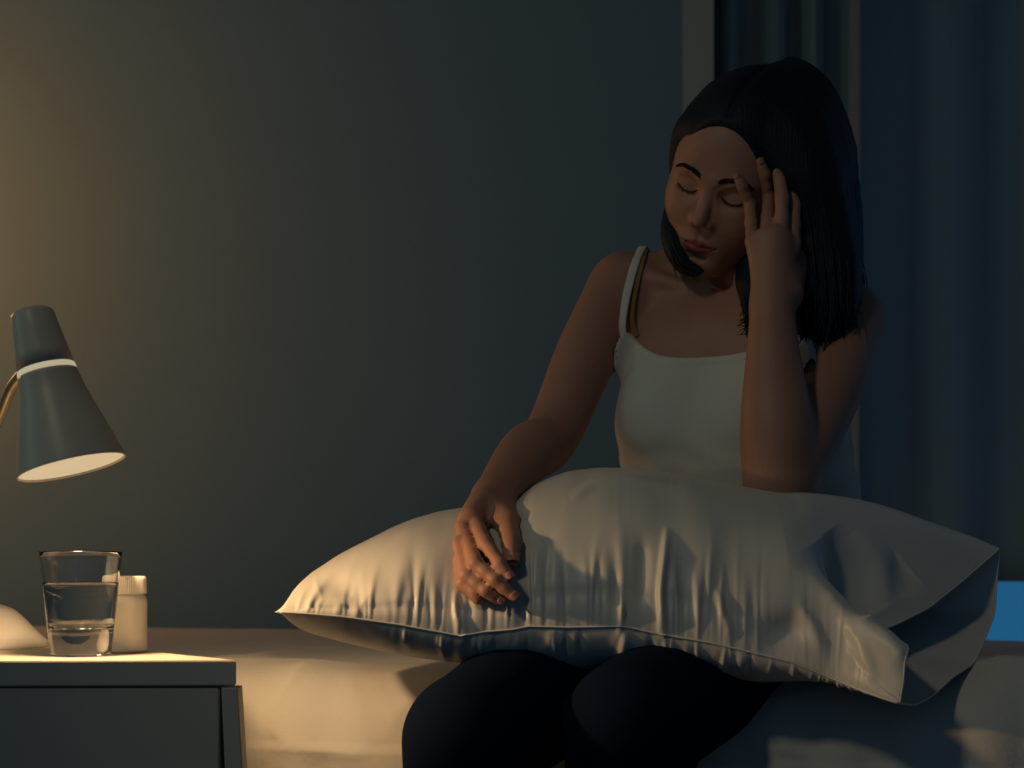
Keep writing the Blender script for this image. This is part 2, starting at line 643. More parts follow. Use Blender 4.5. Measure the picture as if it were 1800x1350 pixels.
def make_sheet():
    nx, ns = 620, 300
    x = np.linspace(-0.95, 2.05, nx)
    # profile running over the mattress: up the front side, round the edge, over the top, down at the back
    prof = []
    BR = 0.085
    for z in np.linspace(0.16, BED_Z - BR, 60):
        prof.append((BED_FY - 0.004 - 0.03 * (BED_Z - BR - z), z, 0))
    for a in np.linspace(0, math.pi / 2, 30)[1:]:
        prof.append((BED_FY + BR - BR * math.cos(a), BED_Z - BR + BR * math.sin(a), a))
    for y in np.linspace(BED_FY + BR, 1.03, 170)[1:]:
        prof.append((y, BED_Z, math.pi / 2))
    for a in np.linspace(0, math.pi / 2, 10)[1:]:
        prof.append((1.03 + 0.03 * math.sin(a), BED_Z - 0.03 + 0.03 * math.cos(a), math.pi / 2 + a))
    prof.append((1.06, 0.2, math.pi))
    prof = np.array(prof)
    s = np.concatenate([[0], np.cumsum(np.hypot(np.diff(prof[:, 0]), np.diff(prof[:, 1])))])
    X, S = np.meshgrid(x, s, indexing='ij')
    Y = np.broadcast_to(prof[:, 0], X.shape).copy()
    Z = np.broadcast_to(prof[:, 1], X.shape).copy()
    A = np.broadcast_to(prof[:, 2], X.shape)
    n = fbm2(X, S, 5, 4, 5.0)
    side = np.clip(1 - (S - 0.25) / 0.15, 0, 1)
    # hanging folds on the front side, crumples on the top
    folds = np.abs(np.sin(X * 33 + 1.7 * np.sin(X * 9) + 2.2 * S)) ** 1.5
    fr = fbm2(X * 3, S, 9, 2, 3.0)
    creases = (1 - np.abs(fbm2(X, S, 21, 3, 11.0))) ** 4
    right = np.clip((X - 0.80) / 0.06, 0, 1)
    d = 0.005 * n + 0.011 * creases * np.clip(1.4 - (Y - BED_FY) * 2.2, 0.15, 1) + side * (0.008 * folds * (0.6 + 0.6 * fr))
    # the sheet bulges up beside the pillow at the right
    d += right * 0.022 * np.exp(-((Y - 0.11) / 0.075) ** 2) + right * side * 0.010 * folds
    Y -= d * np.cos(A)
    Z += d * np.sin(A)
    V = np.stack(bed_frame((X, Y, Z)), -1).reshape(-1, 3)
    m = len(s)
    i, j = np.meshgrid(np.arange(nx - 1), np.arange(m - 1), indexing='ij')
    q = np.stack([i * m + j, (i + 1) * m + j, (i + 1) * m + j + 1, i * m + j + 1], -1).reshape(-1, 4)
    return mesh_obj('bed_sheet', V, q, M['sheet'], bed)


make_sheet()

# ------------------------------------------------------------------ pillow
YF, YB = 1.395, 1.735
seam_px = np.array([(483, 1076), (540, 1079), (600, 1084), (700, 1098), (760, 1109), (810, 1118), (850, 1111), (900, 1107), (930, 1101),
                    (1000, 1103), (1088, 1101), (1110, 1104), (1160, 1115), (1250, 1130), (1330, 1149), (1390, 1163), (1440, 1183)], float)
top_px = np.array([(483, 1074), (520, 1038), (560, 1005), (605, 974), (650, 950), (690, 930), (730, 912), (770, 900), (810, 893), (870, 888), (905, 880),
                   (940, 851), (970, 838), (1000, 828), (1060, 821), (1120, 823), (1200, 832), (1290, 853), (1360, 866), (1440, 881), (1480, 892), (1560, 896)], float)
bot_px = np.array([(483, 1078), (540, 1110), (620, 1132), (700, 1150), (790, 1163), (900, 1172), (1000, 1182), (1060, 1176), (1150, 1176),
                   (1250, 1186), (1330, 1198), (1420, 1196), (1460, 1190)], float)


def interp(arr, x):
    return np.interp(x, arr[:, 0], arr[:, 1])


NS, NT = 520, 200
S1 = 0.80
s_ax = np.linspace(0, 1, NS)
t_ax = np.linspace(0, 1, NT)
n1 = int(NS * S1)
seam_x = np.linspace(483, 1440, n1)
front = np.array([P(x, interp(seam_px, x), YF + 0.02 * math.sin(math.pi * (x - 483) / 957)) for x in seam_x])
sx = (seam_x - 483) / 957.0
backz = 0.615 + 0.045 * np.sin(math.pi * np.clip(sx * 1.05, 0, 1)) + 0.01 * sx
back = np.stack([front[:, 0] + 0.012 * (1 - sx) + 0.02 * sx, YB - 0.06 * (sx) ** 3, backz], 1)
end_prof = np.clip(sx / 0.16, 0, 1)
end_prof = (1 - (1 - end_prof) ** 2.0) ** 0.62


def thick_shape(t, sharp):
    e = 1 - np.abs(2 * t - 1) ** 2.3
    left = np.clip(sx / 0.30, 0, 1)[:, None]
    left = left * left * (3 - 2 * left)
    return np.clip(e, 0, 1) ** (sharp * left + 1.0 * (1 - left))


def body_sheet(T, sign, sharp):
    t = t_ax[None, :]
    # skew the parameter so that the front rises steeply
    base = front[:, None, :] * (1 - t[..., None]) + back[:, None, :] * t[..., None]
    hgt = T[:, None] * thick_shape(t, sharp) * sign
    out = base.copy()
    out[..., 2] += hgt
    # fullness pushes the front face towards the viewer just above / below the seam
    bulge = (T[:, None] / 0.14) * np.clip(sx / 0.3, 0.1, 1)[:, None] * 0.030 * np.sin(np.pi * np.clip(t, 0, 1)) * np.exp(-((t - 0.10) / 0.12) ** 2)
    out[..., 1] -= bulge
    return out


def project(p):
    return 900 + F_PX * p[..., 0] / p[..., 1], HOR - F_PX * (p[..., 2] - CAM_Z) / p[..., 1]


def solve(sign, target, sharp):
    T = 0.10 * end_prof + 0.002
    for _ in range(30):
        b = body_sheet(T, sign, sharp)
        u, v = project(b)
        k = (v.argmin(1) if sign > 0 else v.argmax(1))
        idx = np.arange(n1)
        want = interp(target, u[idx, k])
        err = (v[idx, k] - want) * sign / F_PX * 1.5
        T = np.clip(T + 0.7 * err, 0.0012, 0.25)
        ker = np.ones(9) / 9
        T = np.convolve(np.pad(T, 4, 'edge'), ker, 'valid')
        T[:6] = T[6] * np.linspace(0, 1, 7)[:6]
    return T


T_top = solve(1, top_px, 0.55)
T_bot = solve(-1, bot_px, 0.60)
top_body = body_sheet(T_top, 1, 0.55)
bot_body = body_sheet(T_bot, -1, 0.60)


def edge_curve(rows):
    rows = np.array(rows, float)
    pts = np.array([P(*r[1:]) for r in rows])
    t = rows[:, 0]
    out = np.zeros((NT, 3))
    # monotone-ish smooth interpolation: dense linear then blur
    for i in range(3):
        out[:, i] = np.interp(t_ax, t, pts[:, i])
    ker = np.hanning(19)
    ker /= ker.sum()
    pad = np.vstack([2 * out[0] - out[1:10][::-1], out, 2 * out[-1] - out[-10:-1][::-1]])
    return np.stack([np.convolve(pad[:, i], ker, 'valid') for i in range(3)], 1)


top_edge = edge_curve([(0, 1580, 1236, 1.345), (0.09, 1587, 1195, 1.350), (0.18, 1589, 1152, 1.362), (0.27, 1565, 1134, 1.40), (0.36, 1538, 1113, 1.46),
                       (0.45, 1575, 1097, 1.49), (0.58, 1632, 1069, 1.525), (0.78, 1695, 1019, 1.57), (1, 1757, 965, 1.62)])
bot_edge = edge_curve([(0, 1580, 1236, 1.345), (0.10, 1608, 1240, 1.37), (0.22, 1640, 1222, 1.41), (0.36, 1675, 1190, 1.46), (0.50, 1712, 1166, 1.51),
                       (0.62, 1732, 1120, 1.56), (0.8, 1748, 1080, 1.60), (0.9, 1752, 1020, 1.615), (1, 1757, 965, 1.62)])


def extend(body, edge, pull):
    n2 = NS - n1
    p0 = body[-1]
    d0 = (body[-1] - body[-12]) / 11.0 * n2
    ln = np.linalg.norm(edge - p0, axis=1, keepdims=True)
    d0 = d0 / (np.linalg.norm(d0, axis=1, keepdims=True) + 1e-9) * ln
    d1 = (edge - p0)
    d1 = d1 * (1 - pull) + np.array([0.12, 0.0, 0.0]) * pull
    u = (np.arange(1, n2 + 1) / n2)[:, None, None]
    h00 = 2 * u ** 3 - 3 * u ** 2 + 1
    h10 = u ** 3 - 2 * u ** 2 + u
    h01 = -2 * u ** 3 + 3 * u ** 2
    h11 = u ** 3 - u ** 2
    return np.concatenate([body, h00 * p0 + h10 * d0 + h01 * edge + h11 * d1], 0)


top = extend(top_body, top_edge, 0.2)
bot = extend(bot_body, bot_edge, 0.2)
# the empty end of the case keeps some lift along its far side
wext = np.clip((np.arange(NS) - n1 + 30) / (NS - n1 + 30.0), 0, 1)[:, None]
lift = np.sin(np.pi * wext ** 1.7) ** 1.1 * 0.034
gt = np.clip((t_ax[None, :] - 0.35) / 0.5, 0, 1)
gb_ = np.clip((t_ax[None, :] - 0.75) / 0.25, 0, 1)
top[..., 2] += lift * gt * gt * (3 - 2 * gt)
bot[..., 2] += lift * gb_ * gb_ * (3 - 2 * gb_)


def grid_normals(g):
    du = np.gradient(g, axis=0)
    dv = np.gradient(g, axis=1)
    n = np.cross(du, dv)
    return n / (np.linalg.norm(n, axis=-1, keepdims=True) + 1e-12)


def wrinkles(g, sign, seed, count, amp):
    r = np.random.RandomState(seed)
    SS, TT = np.meshgrid(s_ax, t_ax, indexing='ij')
    h = np.zeros_like(SS)
    for _ in range(count):
        s0 = 0.03 + 0.90 * r.rand()
        L = 0.035 + 0.12 * r.rand() ** 2
        w = 0.0014 + 0.0040 * r.rand() ** 1.5
        a = amp * (0.35 + 0.9 * r.rand())
        slope = 0.16 * (r.rand() - 0.5) + 0.06 * (s0 - 0.5)
        curve = 0.6 * (r.rand() - 0.5)
        c = s0 + slope * TT + curve * TT ** 2 * 0.5
        h += a * np.exp(-((SS - c) / (w * (1 + 5 * TT / L * 0.5))) ** 2) * np.exp(-(TT / L) ** 2) * (TT / (TT + 0.008)) * (1 if r.rand() < 0.62 else -0.9)
    return h


SS, TT = np.meshgrid(s_ax, t_ax, indexing='ij')


def crease(pts, width, amp, asym=0.0, endfade=True):
    """ridge (amp > 0) or valley (amp < 0) along a polyline given in photo pixels on the top sheet"""
    u, v = project(top)
    c = catmull(np.array(pts, float), 40)
    d2 = np.full(u.shape, 1e9)
    side = np.zeros(u.shape)
    fade = np.zeros(u.shape)
    for i in range(len(c) - 1):
        a, b = c[i], c[i + 1]
        ab = b - a
        q = np.clip(((u - a[0]) * ab[0] + (v - a[1]) * ab[1]) / (ab @ ab), 0, 1)
        dx, dy = u - a[0] - q * ab[0], v - a[1] - q * ab[1]
        d = dx * dx + dy * dy
        m = d < d2
        d2 = np.where(m, d, d2)
        f = (i + q) / (len(c) - 1)
        fade = np.where(m, np.sin(np.pi * np.clip(f, 0.02, 0.98)) ** 0.6 if endfade else np.clip(f * 3, 0, 1), fade)
        side = np.where(m, np.sign(dx * ab[1] - dy * ab[0]), side)
    d = np.sqrt(d2)
    ww = width * (1 + asym * side)
    return amp * np.exp(-(d / ww) ** 2) * fade * (TT < 0.62)


nt_ = grid_normals(top)
flip_t = np.sign(nt_[NS // 3, NT // 2, 2])
nt_ = nt_ * flip_t
disp = wrinkles(top, 1, 31, 150, 0.0023)
disp *= (np.clip(s_ax / 0.05, 0, 1) * (1 - 0.88 * np.clip((s_ax - 0.62) / 0.12, 0, 1)))[:, None]
disp -= 0.0016 * np.exp(-((TT - 0.020) / 0.007) ** 2)
disp += 0.0022 * fbm2(SS * 6, TT * 3, 44, 3, 3.0) * np.clip(TT * 8, 0, 1) * np.clip((1 - TT) * 8, 0, 1)
disp += crease([(1172, 925), (1166, 980), (1160, 1040), (1163, 1108)], 7, 0.0075, 0.35, False)
disp += crease([(800, 1035), (800, 1075), (808, 1105), (815, 1116)], 5, 0.006, 0.3, False)
disp += crease([(1090, 1040), (1092, 1075), (1088, 1100)], 5, 0.006, 0.3, False)
disp += crease([(1130, 950), (1128, 1010), (1125, 1080)], 12, -0.0045)
disp += crease([(905, 1000), (915, 1050), (925, 1098)], 12, -0.005)
disp += crease([(1260, 1040), (1270, 1075), (1290, 1130)], 6, 0.004)
disp += crease([(1405, 1070), (1432, 1110), (1450, 1160)], 12, 0.0035)
disp += crease([(1475, 1080), (1515, 1135), (1535, 1205)], 13, 0.004)
disp += crease([(1425, 985), (1470, 1045), (1530, 1105), (1580, 1146)], 24, 0.008, 0.0, False)
disp += crease([(1440, 940), (1490, 1010), (1535, 1085)], 34, -0.026)
disp += crease([(1500, 930), (1545, 985), (1562, 1060)], 16, 0.006)
disp += crease([(1600, 950), (1590, 1000), (1600, 1050)], 22, -0.005)
disp += crease([(1420, 1090), (1380, 1110), (1330, 1120)], 28, -0.008)
disp += crease([(1000, 880), (1050, 850), (1120, 845), (1180, 850)], 9, 0.004)
disp += crease([(560, 1040), (600, 1030), (640, 1060)], 22, -0.006)
top = top + nt_ * disp[..., None]
# keep both sheets sewn together along the seams
nb_ = grid_normals(bot)
nb_ = nb_ * -np.sign(nb_[NS // 3, NT // 2, 2])
dispb = wrinkles(bot, -1, 77, 80, 0.0026) * np.clip(s_ax / 0.05, 0, 1)[:, None]
bot = bot + nb_ * dispb[..., None]
for g in (top, bot):
    pass
for k in (0, NT - 1):
    mid = (top[:, k] + bot[:, k]) / 2
    top[:, k] = bot[:, k] = mid
mid = (top[0] + bot[0]) / 2
top[0] = bot[0] = mid

pillow = thing('pillow', 'plump pillow in an off-white satin case lying across the woman\'s lap', 'pillow', (0.25, 1.55, 0.55))


def grid_quads(ns, nt, off=0):
    i, j = np.meshgrid(np.arange(ns - 1), np.arange(nt - 1), indexing='ij')
    return np.stack([i * nt + j, (i + 1) * nt + j, (i + 1) * nt + j + 1, i * nt + j + 1], -1).reshape(-1, 4) + off


case = mesh_obj('pillowcase', np.vstack([top.reshape(-1, 3), bot.reshape(-1, 3)]),
                np.vstack([grid_quads(NS, NT), grid_quads(NS, NT, NS * NT)[:, ::-1]]), M['satin'], pillow)
bm = bmesh.new()
bm.from_mesh(case.data)
bmesh.ops.remove_doubles(bm, verts=bm.verts, dist=0.00002)
bm.to_mesh(case.data)
bm.free()
sol = case.modifiers.new('thickness', 'SOLIDIFY')
sol.thickness = 0.0012
sol.offset = 0
seam_pts = top[:, 0] + np.array([0, -0.0010, 0.0])
tube('seam', seam_pts[4::2], 0.0011, M['satin_seam'], case, 6)
stitch = top[:, 3] + nt_[:, 3] * 0.0004
hem = top[-1] + np.array([0.0006, 0, 0])
tube('hem', hem[::2], 0.0012, M['satin_seam'], case, 6)
tube('hem', bot[-1][::2], 0.0012, M['satin_seam'], case, 6)
# the cushion inside the case, ending before the open flap
ni = int(n1 * 1.02)
ctr = (top[:ni] + bot[:ni]) / 2
inner_t = ctr + (top[:ni] - ctr) * 0.86
inner_b = ctr + (bot[:ni] - ctr) * 0.86
capw = np.clip((np.arange(ni)[::-1]) / (ni * 0.16), 0, 1)[:, None, None]
capw = np.sqrt(1 - (1 - capw) ** 2)
inner_t = ctr + (inner_t - ctr) * capw
inner_b = ctr + (inner_b - ctr) * capw
g1 = inner_t[8:, 10:-10]
g2 = inner_b[8:, 10:-10]
mesh_obj('cushion', np.vstack([g1[::4, ::4].reshape(-1, 3), g2[::4, ::4].reshape(-1, 3)]),
         np.vstack([grid_quads(*g1[::4, ::4].shape[:2]), grid_quads(*g2[::4, ::4].shape[:2], g1[::4, ::4].shape[0] * g1[::4, ::4].shape[1])[:, ::-1]]),
         M['filling'], pillow)

pil_u, pil_v = project(top)
pil_u, pil_v, pil_y = pil_u.ravel(), pil_v.ravel(), top[..., 1].ravel()


def pillow_y(px, py):
    d = (pil_u - px) ** 2 + (pil_v - py) ** 2
    m = np.argsort(d)[:12]
    return float(pil_y[m].min())


# ------------------------------------------------------------------ the woman
person = thing('person', 'black-haired person in white camisole sitting on the bed, hand to head, pillow on lap', 'person', (0.30, 1.85, 0.53))


def rot3(a, b, c):
    ca, sa, cb, sb, cc, sc = math.cos(a), math.sin(a), math.cos(b), math.sin(b), math.cos(c), math.sin(c)
    Rx = np.array([[1, 0, 0], [0, ca, -sa], [0, sa, ca]])
    Ry = np.array([[cb, 0, sb], [0, 1, 0], [-sb, 0, cb]])
    Rz = np.array([[cc, -sc, 0], [sc, cc, 0], [0, 0, 1]])
    return Rz @ Ry @ Rx


HR = rot3(0.50, 0.385, -0.40)          # head: pitched down, leaning to her left, turned to her right
HS = 0.965
HT = np.array([0.2795, 1.777, 1.1330])


def hw(p):
    """head-local point to world"""
    return HT + HS * (HR @ np.array(p, float))


# ---- head, sculpted as an implicit surface in its own frame (x her left, -y forward, z up, eyes at z = 0)
H = Field((-0.095, -0.125, -0.14), (0.095, 0.115, 0.135), 0.00135)
for prim, k in ((ellip((0, 0.014, 0.036), (0.070, 0.093, 0.080)), 0.0),
                (ellip((0, -0.012, 0.022), (0.064, 0.070, 0.068)), 0.05),
                (ellip((0, -0.020, -0.035), (0.0595, 0.058, 0.066)), 0.045),
                (ellip((0, -0.034, -0.064), (0.046, 0.046, 0.044)), 0.025),
                (cone((-0.053, 0.004, -0.052), (-0.018, -0.060, -0.098), 0.014, 0.0135), 0.03),
                (cone((0.053, 0.004, -0.052), (0.018, -0.060, -0.098), 0.014, 0.0135), 0.03),
                (ellip((0, -0.066, -0.099), (0.020, 0.0140, 0.0135)), 0.024),
                (ellip((-0.039, -0.046, -0.034), (0.0255, 0.0275, 0.029)), 0.030),
                (ellip((0.039, -0.046, -0.034), (0.0255, 0.0275, 0.029)), 0.030),
                (cone((-0.045, -0.063, 0.021), (-0.012, -0.080, 0.014), 0.0052, 0.0052), 0.024),
                (cone((0.045, -0.063, 0.021), (0.012, -0.080, 0.014), 0.0052, 0.0052), 0.024)):
    H.apply(prim, 'add', k)
for sx_ in (-1, 1):
    H.apply(ellip((sx_ * 0.031, -0.089, -0.003), (0.018, 0.012, 0.0115)), 'sub', 0.014)
for sx_ in (-1, 1):
    H.apply(ellip((sx_ * 0.0315, -0.0660, -0.003), (0.0150, 0.0135, 0.0122)), 'add', 0.006)
# nose
H.apply(cone((0, -0.074, 0.010), (0, -0.0945, -0.030), 0.0062, 0.0070), 'add', 0.012)
H.apply(ellip((0, -0.0960, -0.0375), (0.0085, 0.0095, 0.0078)), 'add', 0.010)
for sx_ in (-1, 1):
    H.apply(ellip((sx_ * 0.0112, -0.0865, -0.0415), (0.0064, 0.0088, 0.0062)), 'add', 0.006)
    H.apply(ellip((sx_ * 0.0062, -0.0920, -0.0480), (0.0030, 0.0045, 0.0028)), 'sub', 0.003)
# mouth region, lips, the line between them
H.apply(ellip((0, -0.068, -0.070), (0.027, 0.020, 0.020)), 'add', 0.018)
H.apply(ellip((0, -0.0905, -0.0585), (0.0032, 0.0045, 0.0070)), 'sub', 0.006)
for sx_ in (-1, 1):
    H.apply(cone((sx_ * 0.0215, -0.0780, -0.0705), (sx_ * 0.005, -0.0875, -0.0672), 0.0026, 0.0046), 'add', 0.004)
    H.apply(cone((sx_ * 0.019, -0.0780, -0.0740), (sx_ * 0.004, -0.0860, -0.0775), 0.0030, 0.0056), 'add', 0.004)
    H.apply(cone((sx_ * 0.0245, -0.0810, -0.0715), (0, -0.0935, -0.0722), 0.0009, 0.0011), 'sub', 0.003)
H.apply(ellip((0, -0.086, -0.0880), (0.014, 0.007, 0.0045)), 'sub', 0.010)
# ears
for sx_ in (-1, 1):
    H.apply(ellip((sx_ * 0.070, 0.012, -0.010), (0.006, 0.017, 0.029), rot3(0.2, 0, sx_ * 0.35)), 'add', 0.008)
    H.apply(ellip((sx_ * 0.078, 0.009, -0.008), (0.005, 0.009, 0.016), rot3(0.2, 0, sx_ * 0.35)), 'sub', 0.004)
hv, hq = H.mesh(5)
# even out the brow of the forehead
e_ = np.vstack([hq[:, [0, 1]], hq[:, [1, 2]], hq[:, [2, 3]], hq[:, [3, 0]]])
e_ = np.vstack([e_, e_[:, ::-1]])
dg_ = np.bincount(e_[:, 0], minlength=len(hv)).astype(float)[:, None]
wf_ = (np.clip((hv[:, 2] - 0.020) / 0.012, 0, 1) * np.clip((-0.01 - hv[:, 1]) / 0.02, 0, 1))[:, None] * 0.8
for _ in range(110):
    av_ = np.stack([np.bincount(e_[:, 0], hv[e_[:, 1], i], minlength=len(hv)) for i in range(3)], 1) / dg_
    hv = hv * (1 - wf_) + av_ * wf_
lx_, ly_, lz_ = np.abs(hv[:, 0]), hv[:, 1], hv[:, 2]
u_ = np.clip(lx_ / 0.0235, 0, 1)
upper = -0.0715 + 0.0085 * (1 - u_ ** 1.5) - 0.0015 * np.exp(-(lx_ / 0.003) ** 2)
lower = -0.0725 - 0.0105 * (1 - u_ ** 1.8)
lip = np.clip((upper - lz_) / 0.0015 + 0.5, 0, 1) * np.clip((lz_ - lower) / 0.0015 + 0.5, 0, 1) * (ly_ < -0.066) * (lx_ < 0.0245)
head_w = HT + HS * (hv @ HR.T)
hu, hvv = project(head_w)
hy = head_w[:, 1]


def head_y(px, py):
    d = (hu - px) ** 2 + (hvv - py) ** 2
    return float(hy[np.argsort(d)[:14]].min())


# ---- torso frame
TF = np.array([-0.469, -0.883, 0.0])       # chest forward
TL = np.array([0.883, -0.469, 0.0])        # to her left
TU = np.array([0, 0, 1.0])
TR = np.stack([TL, TF, TU], 1)
TC = np.array([0.292, 1.835, 0.0])


def tw(l, f, z):
    """torso point: l to her left, f forward, z height"""
    return TC + TL * l + TF * f + np.array([0, 0, z])


SH_R = P(1094, 512, 1.885)
SH_L = P(1490, 566, 1.765)
EL_R = P(970, 765, 1.765)
WR_R = P(866, 876, 1.600)
EL_L = P(1364, 836, 1.600)
WR_L = P(1357, 538, 1.648)

lean = 0.06


def torso_prims():
    pr = []
    pr.append((ellip(tw(0.0, -0.055, 0.60), (0.165, 0.115, 0.12), TR), 0.0))
    pr.append((ellip(tw(0.0, -0.035, 0.74), (0.122, 0.088, 0.14), TR), 0.06))
    pr.append((ellip(tw(0.0, -0.012, 0.875), (0.134, 0.098, 0.150), TR), 0.05))
    pr.append((cone(SH_R + np.array([0.012, 0.004, -0.012]), tw(0.0, -0.015, 0.985), 0.040, 0.055), 0.04))
    pr.append((cone(SH_L + np.array([-0.012, 0.0, -0.006]), tw(0.0, -0.015, 0.985), 0.040, 0.055), 0.04))
    # trapezius and neck
    nb = tw(0.0, -0.010, 1.02)
    nt = hw((0, 0.030, -0.030))
    pr.append((cone(nb, nt, 0.050, 0.048), 0.03))
    pr.append((cone(SH_R + np.array([0.03, 0.0, 0.012]), nb + np.array([0, 0.02, 0.05]), 0.022, 0.034), 0.05))
    pr.append((cone(SH_L + np.array([-0.03, 0.0, 0.012]), nb + np.array([0, 0.02, 0.05]), 0.022, 0.034), 0.05))
    # pectoral mass and breasts
    pr.append((ellip(tw(-0.055, 0.055, 0.905), (0.066, 0.036, 0.060), TR), 0.05))
    pr.append((ellip(tw(0.055, 0.055, 0.905), (0.066, 0.036, 0.060), TR), 0.05))
    pr.append((ellip(tw(-0.066, 0.080, 0.838), (0.060, 0.052, 0.056), TR), 0.035))
    pr.append((ellip(tw(0.066, 0.080, 0.838), (0.060, 0.052, 0.056), TR), 0.035))
    return pr


def add_torso(F):
    for prim, k in torso_prims():
        F.apply(prim, 'add', k)


def add_arms(F):
    # right upper arm, forearm (photo left)
    limb(F, [SH_R, SH_R * 0.55 + EL_R * 0.45 + np.array([-0.006, -0.004, 0]), EL_R, EL_R * 0.62 + WR_R * 0.38 + np.array([-0.004, 0, 0.004]), WR_R],
         [0.0475, 0.0400, 0.0350, 0.0350, 0.0235], 0.03)
    limb(F, [SH_L, SH_L * 0.52 + EL_L * 0.48 + np.array([0.012, 0.004, 0]), EL_L + np.array([0.014, 0.014, -0.002])], [0.0450, 0.0430, 0.0370], 0.03)
    limb(F, [EL_L + np.array([0.002, 0.006, -0.004]), EL_L * 0.72 + WR_L * 0.28 + np.array([0.002, 0, 0]), EL_L * 0.35 + WR_L * 0.65, WR_L],
         [0.0385, 0.0410, 0.0320, 0.0245], 0.012)


B = Field((-0.10, 1.36, 0.50), (0.50, 2.02, 1.16), 0.0023)
add_torso(B)
# collar bones and the notch between them
for sd, sh in ((-1, SH_R), (1, SH_L)):
    a = tw(sd * 0.014, 0.040, 0.985)
    b_ = sh + np.array([0, 0, 0.030]) + TF * 0.012
    limb(B, [a, a * 0.6 + b_ * 0.4 + TF * 0.016, b_], [0.0075, 0.0065, 0.006], 0.014, 8)
B.apply(ellip(tw(0, 0.052, 1.000), (0.010, 0.010, 0.012), TR), 'sub', 0.012)
add_arms(B)


# ---- hands
def finger(F, pts, radii, k=0.0035):
    data = np.hstack([np.asarray(pts, float), np.asarray(radii, float)[:, None]])
    prims = []
    for i in range(len(data) - 1):
        a, b2 = data[i], data[i + 1]
        m = (a + b2) / 2
        m[3] *= 0.95                       # phalanges are a little slimmer between the knuckles
        for p, q in ((a, m), (m, b2)):
            prims.append(cone(p[:3], q[:3], p[3], q[3]))
    lo = np.min([p[1] for p in prims], 0)
    hi = np.max([p[2] for p in prims], 0)

    def fn(x, y, z):
        d = None
        for p in prims:
            v = p[0](x, y, z)
            d = v if d is None else smin(d, v, 0.004)
        return d
    F.apply((fn, lo, hi), 'add', k)


def near(px, py, gap, lookup):
    return P(px, py, lookup(px, py) - gap)


# her right hand, hanging over the front of the pillow
py_ = pillow_y
RW = WR_R
r_mcp = [near(833, 912, 0.036, py_), near(814, 929, 0.024, py_), near(808, 955, 0.013, py_), near(808, 985, 0.005, py_)]
r_pip = [near(853, 955, 0.040, py_), near(836, 990, 0.031, py_), near(821, 1011, 0.019, py_), near(812, 1026, 0.006, py_)]
r_dip = [near(879, 993, 0.034, py_), near(871, 1020, 0.027, py_), near(855, 1039, 0.017, py_), near(832, 1042, 0.006, py_)]
r_tip = [near(895, 1013, 0.027, py_), near(903, 1048, 0.020, py_), near(879, 1055, 0.012, py_), near(840, 1056, 0.005, py_)]
for i in range(4):
    s = (1.0, 1.02, 0.97, 0.86)[i]
    B.apply(cone(RW * 0.75 + r_mcp[i] * 0.25, r_mcp[i] + np.array([0.001, 0.003, 0]), 0.0150, 0.0080 * s), 'add', 0.008)
B.apply(cone(RW, r_mcp[1] + np.array([0.008, 0.012, 0.012]), 0.0200, 0.0120), 'add', 0.014)
for i in range(4):
    s = (1.0, 1.02, 0.97, 0.86)[i]
    finger(B, [r_mcp[i], r_pip[i], r_dip[i], r_tip[i]], [0.0086 * s, 0.0076 * s, 0.0067 * s, 0.0054 * s], 0.0008)
t_cmc = RW + np.array([0.012, -0.010, -0.010])
t_mcp = near(892, 918, 0.020, py_)
t_ip = near(899, 955, 0.022, py_)
t_tip = near(900, 985, 0.018, py_)
B.apply(cone(t_cmc, t_mcp, 0.0155, 0.0120), 'add', 0.012)
B.apply(cone(r_mcp[0] * 0.35 + RW * 0.65, t_mcp, 0.0125, 0.0105), 'add', 0.010)
finger(B, [t_mcp, t_ip, t_tip], [0.0120, 0.0102, 0.0082], 0.006)

# her left hand, spread against brow and temple
hd = head_y
LW = WR_L
Yc = 1.668
l_mcp = [P(1322, 424, Yc - 0.002), P(1347, 418, Yc - 0.008), P(1373, 420, Yc - 0.006), P(1394, 430, Yc + 0.002)]
l_pip = [near(1318, 358, 0.0085, hd), near(1352, 345, 0.0085, hd), P(1375, 350, 1.669), P(1396, 362, 1.680)]
l_dip = [near(1305, 328, 0.0065, hd), near(1344, 306, 0.0065, hd), P(1371, 320, 1.676), P(1390, 336, 1.688)]
l_tip = [near(1295, 309, 0.0055, hd), near(1336, 284, 0.0055, hd), P(1366, 303, 1.681), P(1384, 320, 1.692)]
for i in range(4):
    s = (0.86, 0.96, 1.02, 1.0)[i]
    B.apply(cone(LW * 0.8 + l_mcp[i] * 0.2, l_mcp[i], 0.0150, 0.0100 * s), 'add', 0.012)
B.apply(cone(LW, (l_mcp[1] + l_mcp[2]) / 2, 0.0215, 0.0150), 'add', 0.014)
for i in range(4):
    s = (0.86, 0.96, 1.02, 1.0)[i]
    finger(B, [l_mcp[i], l_pip[i], l_dip[i], l_tip[i]], [0.0092 * s, 0.0080 * s, 0.0070 * s, 0.0053 * s], 0.0022)
lt_cmc = LW * 0.8 + l_mcp[3] * 0.2 + np.array([0.016, 0.004, 0.0])
lt_mcp = P(1399, 470, Yc + 0.020)
lt_ip = P(1414, 436, Yc + 0.030)
lt_tip = P(1416, 412, Yc + 0.040)
B.apply(cone(lt_cmc, lt_mcp, 0.0165, 0.0120), 'add', 0.014)
B.apply(cone(l_mcp[3] * 0.4 + LW * 0.6, lt_mcp, 0.0125, 0.0100), 'add', 0.012)
finger(B, [lt_mcp, lt_ip, lt_tip], [0.0120, 0.0102, 0.0080], 0.006)

bv, bq = B.mesh(1)
del B
nbv = len(bv)
body = mesh_obj('body', np.vstack([bv, head_w]), np.vstack([bq, hq + nbv]), M['skin'], person)
att = body.data.attributes.new('lip', 'FLOAT', 'POINT')
att.data.foreach_set('value', np.concatenate([np.zeros(nbv), lip]).astype(np.float32))


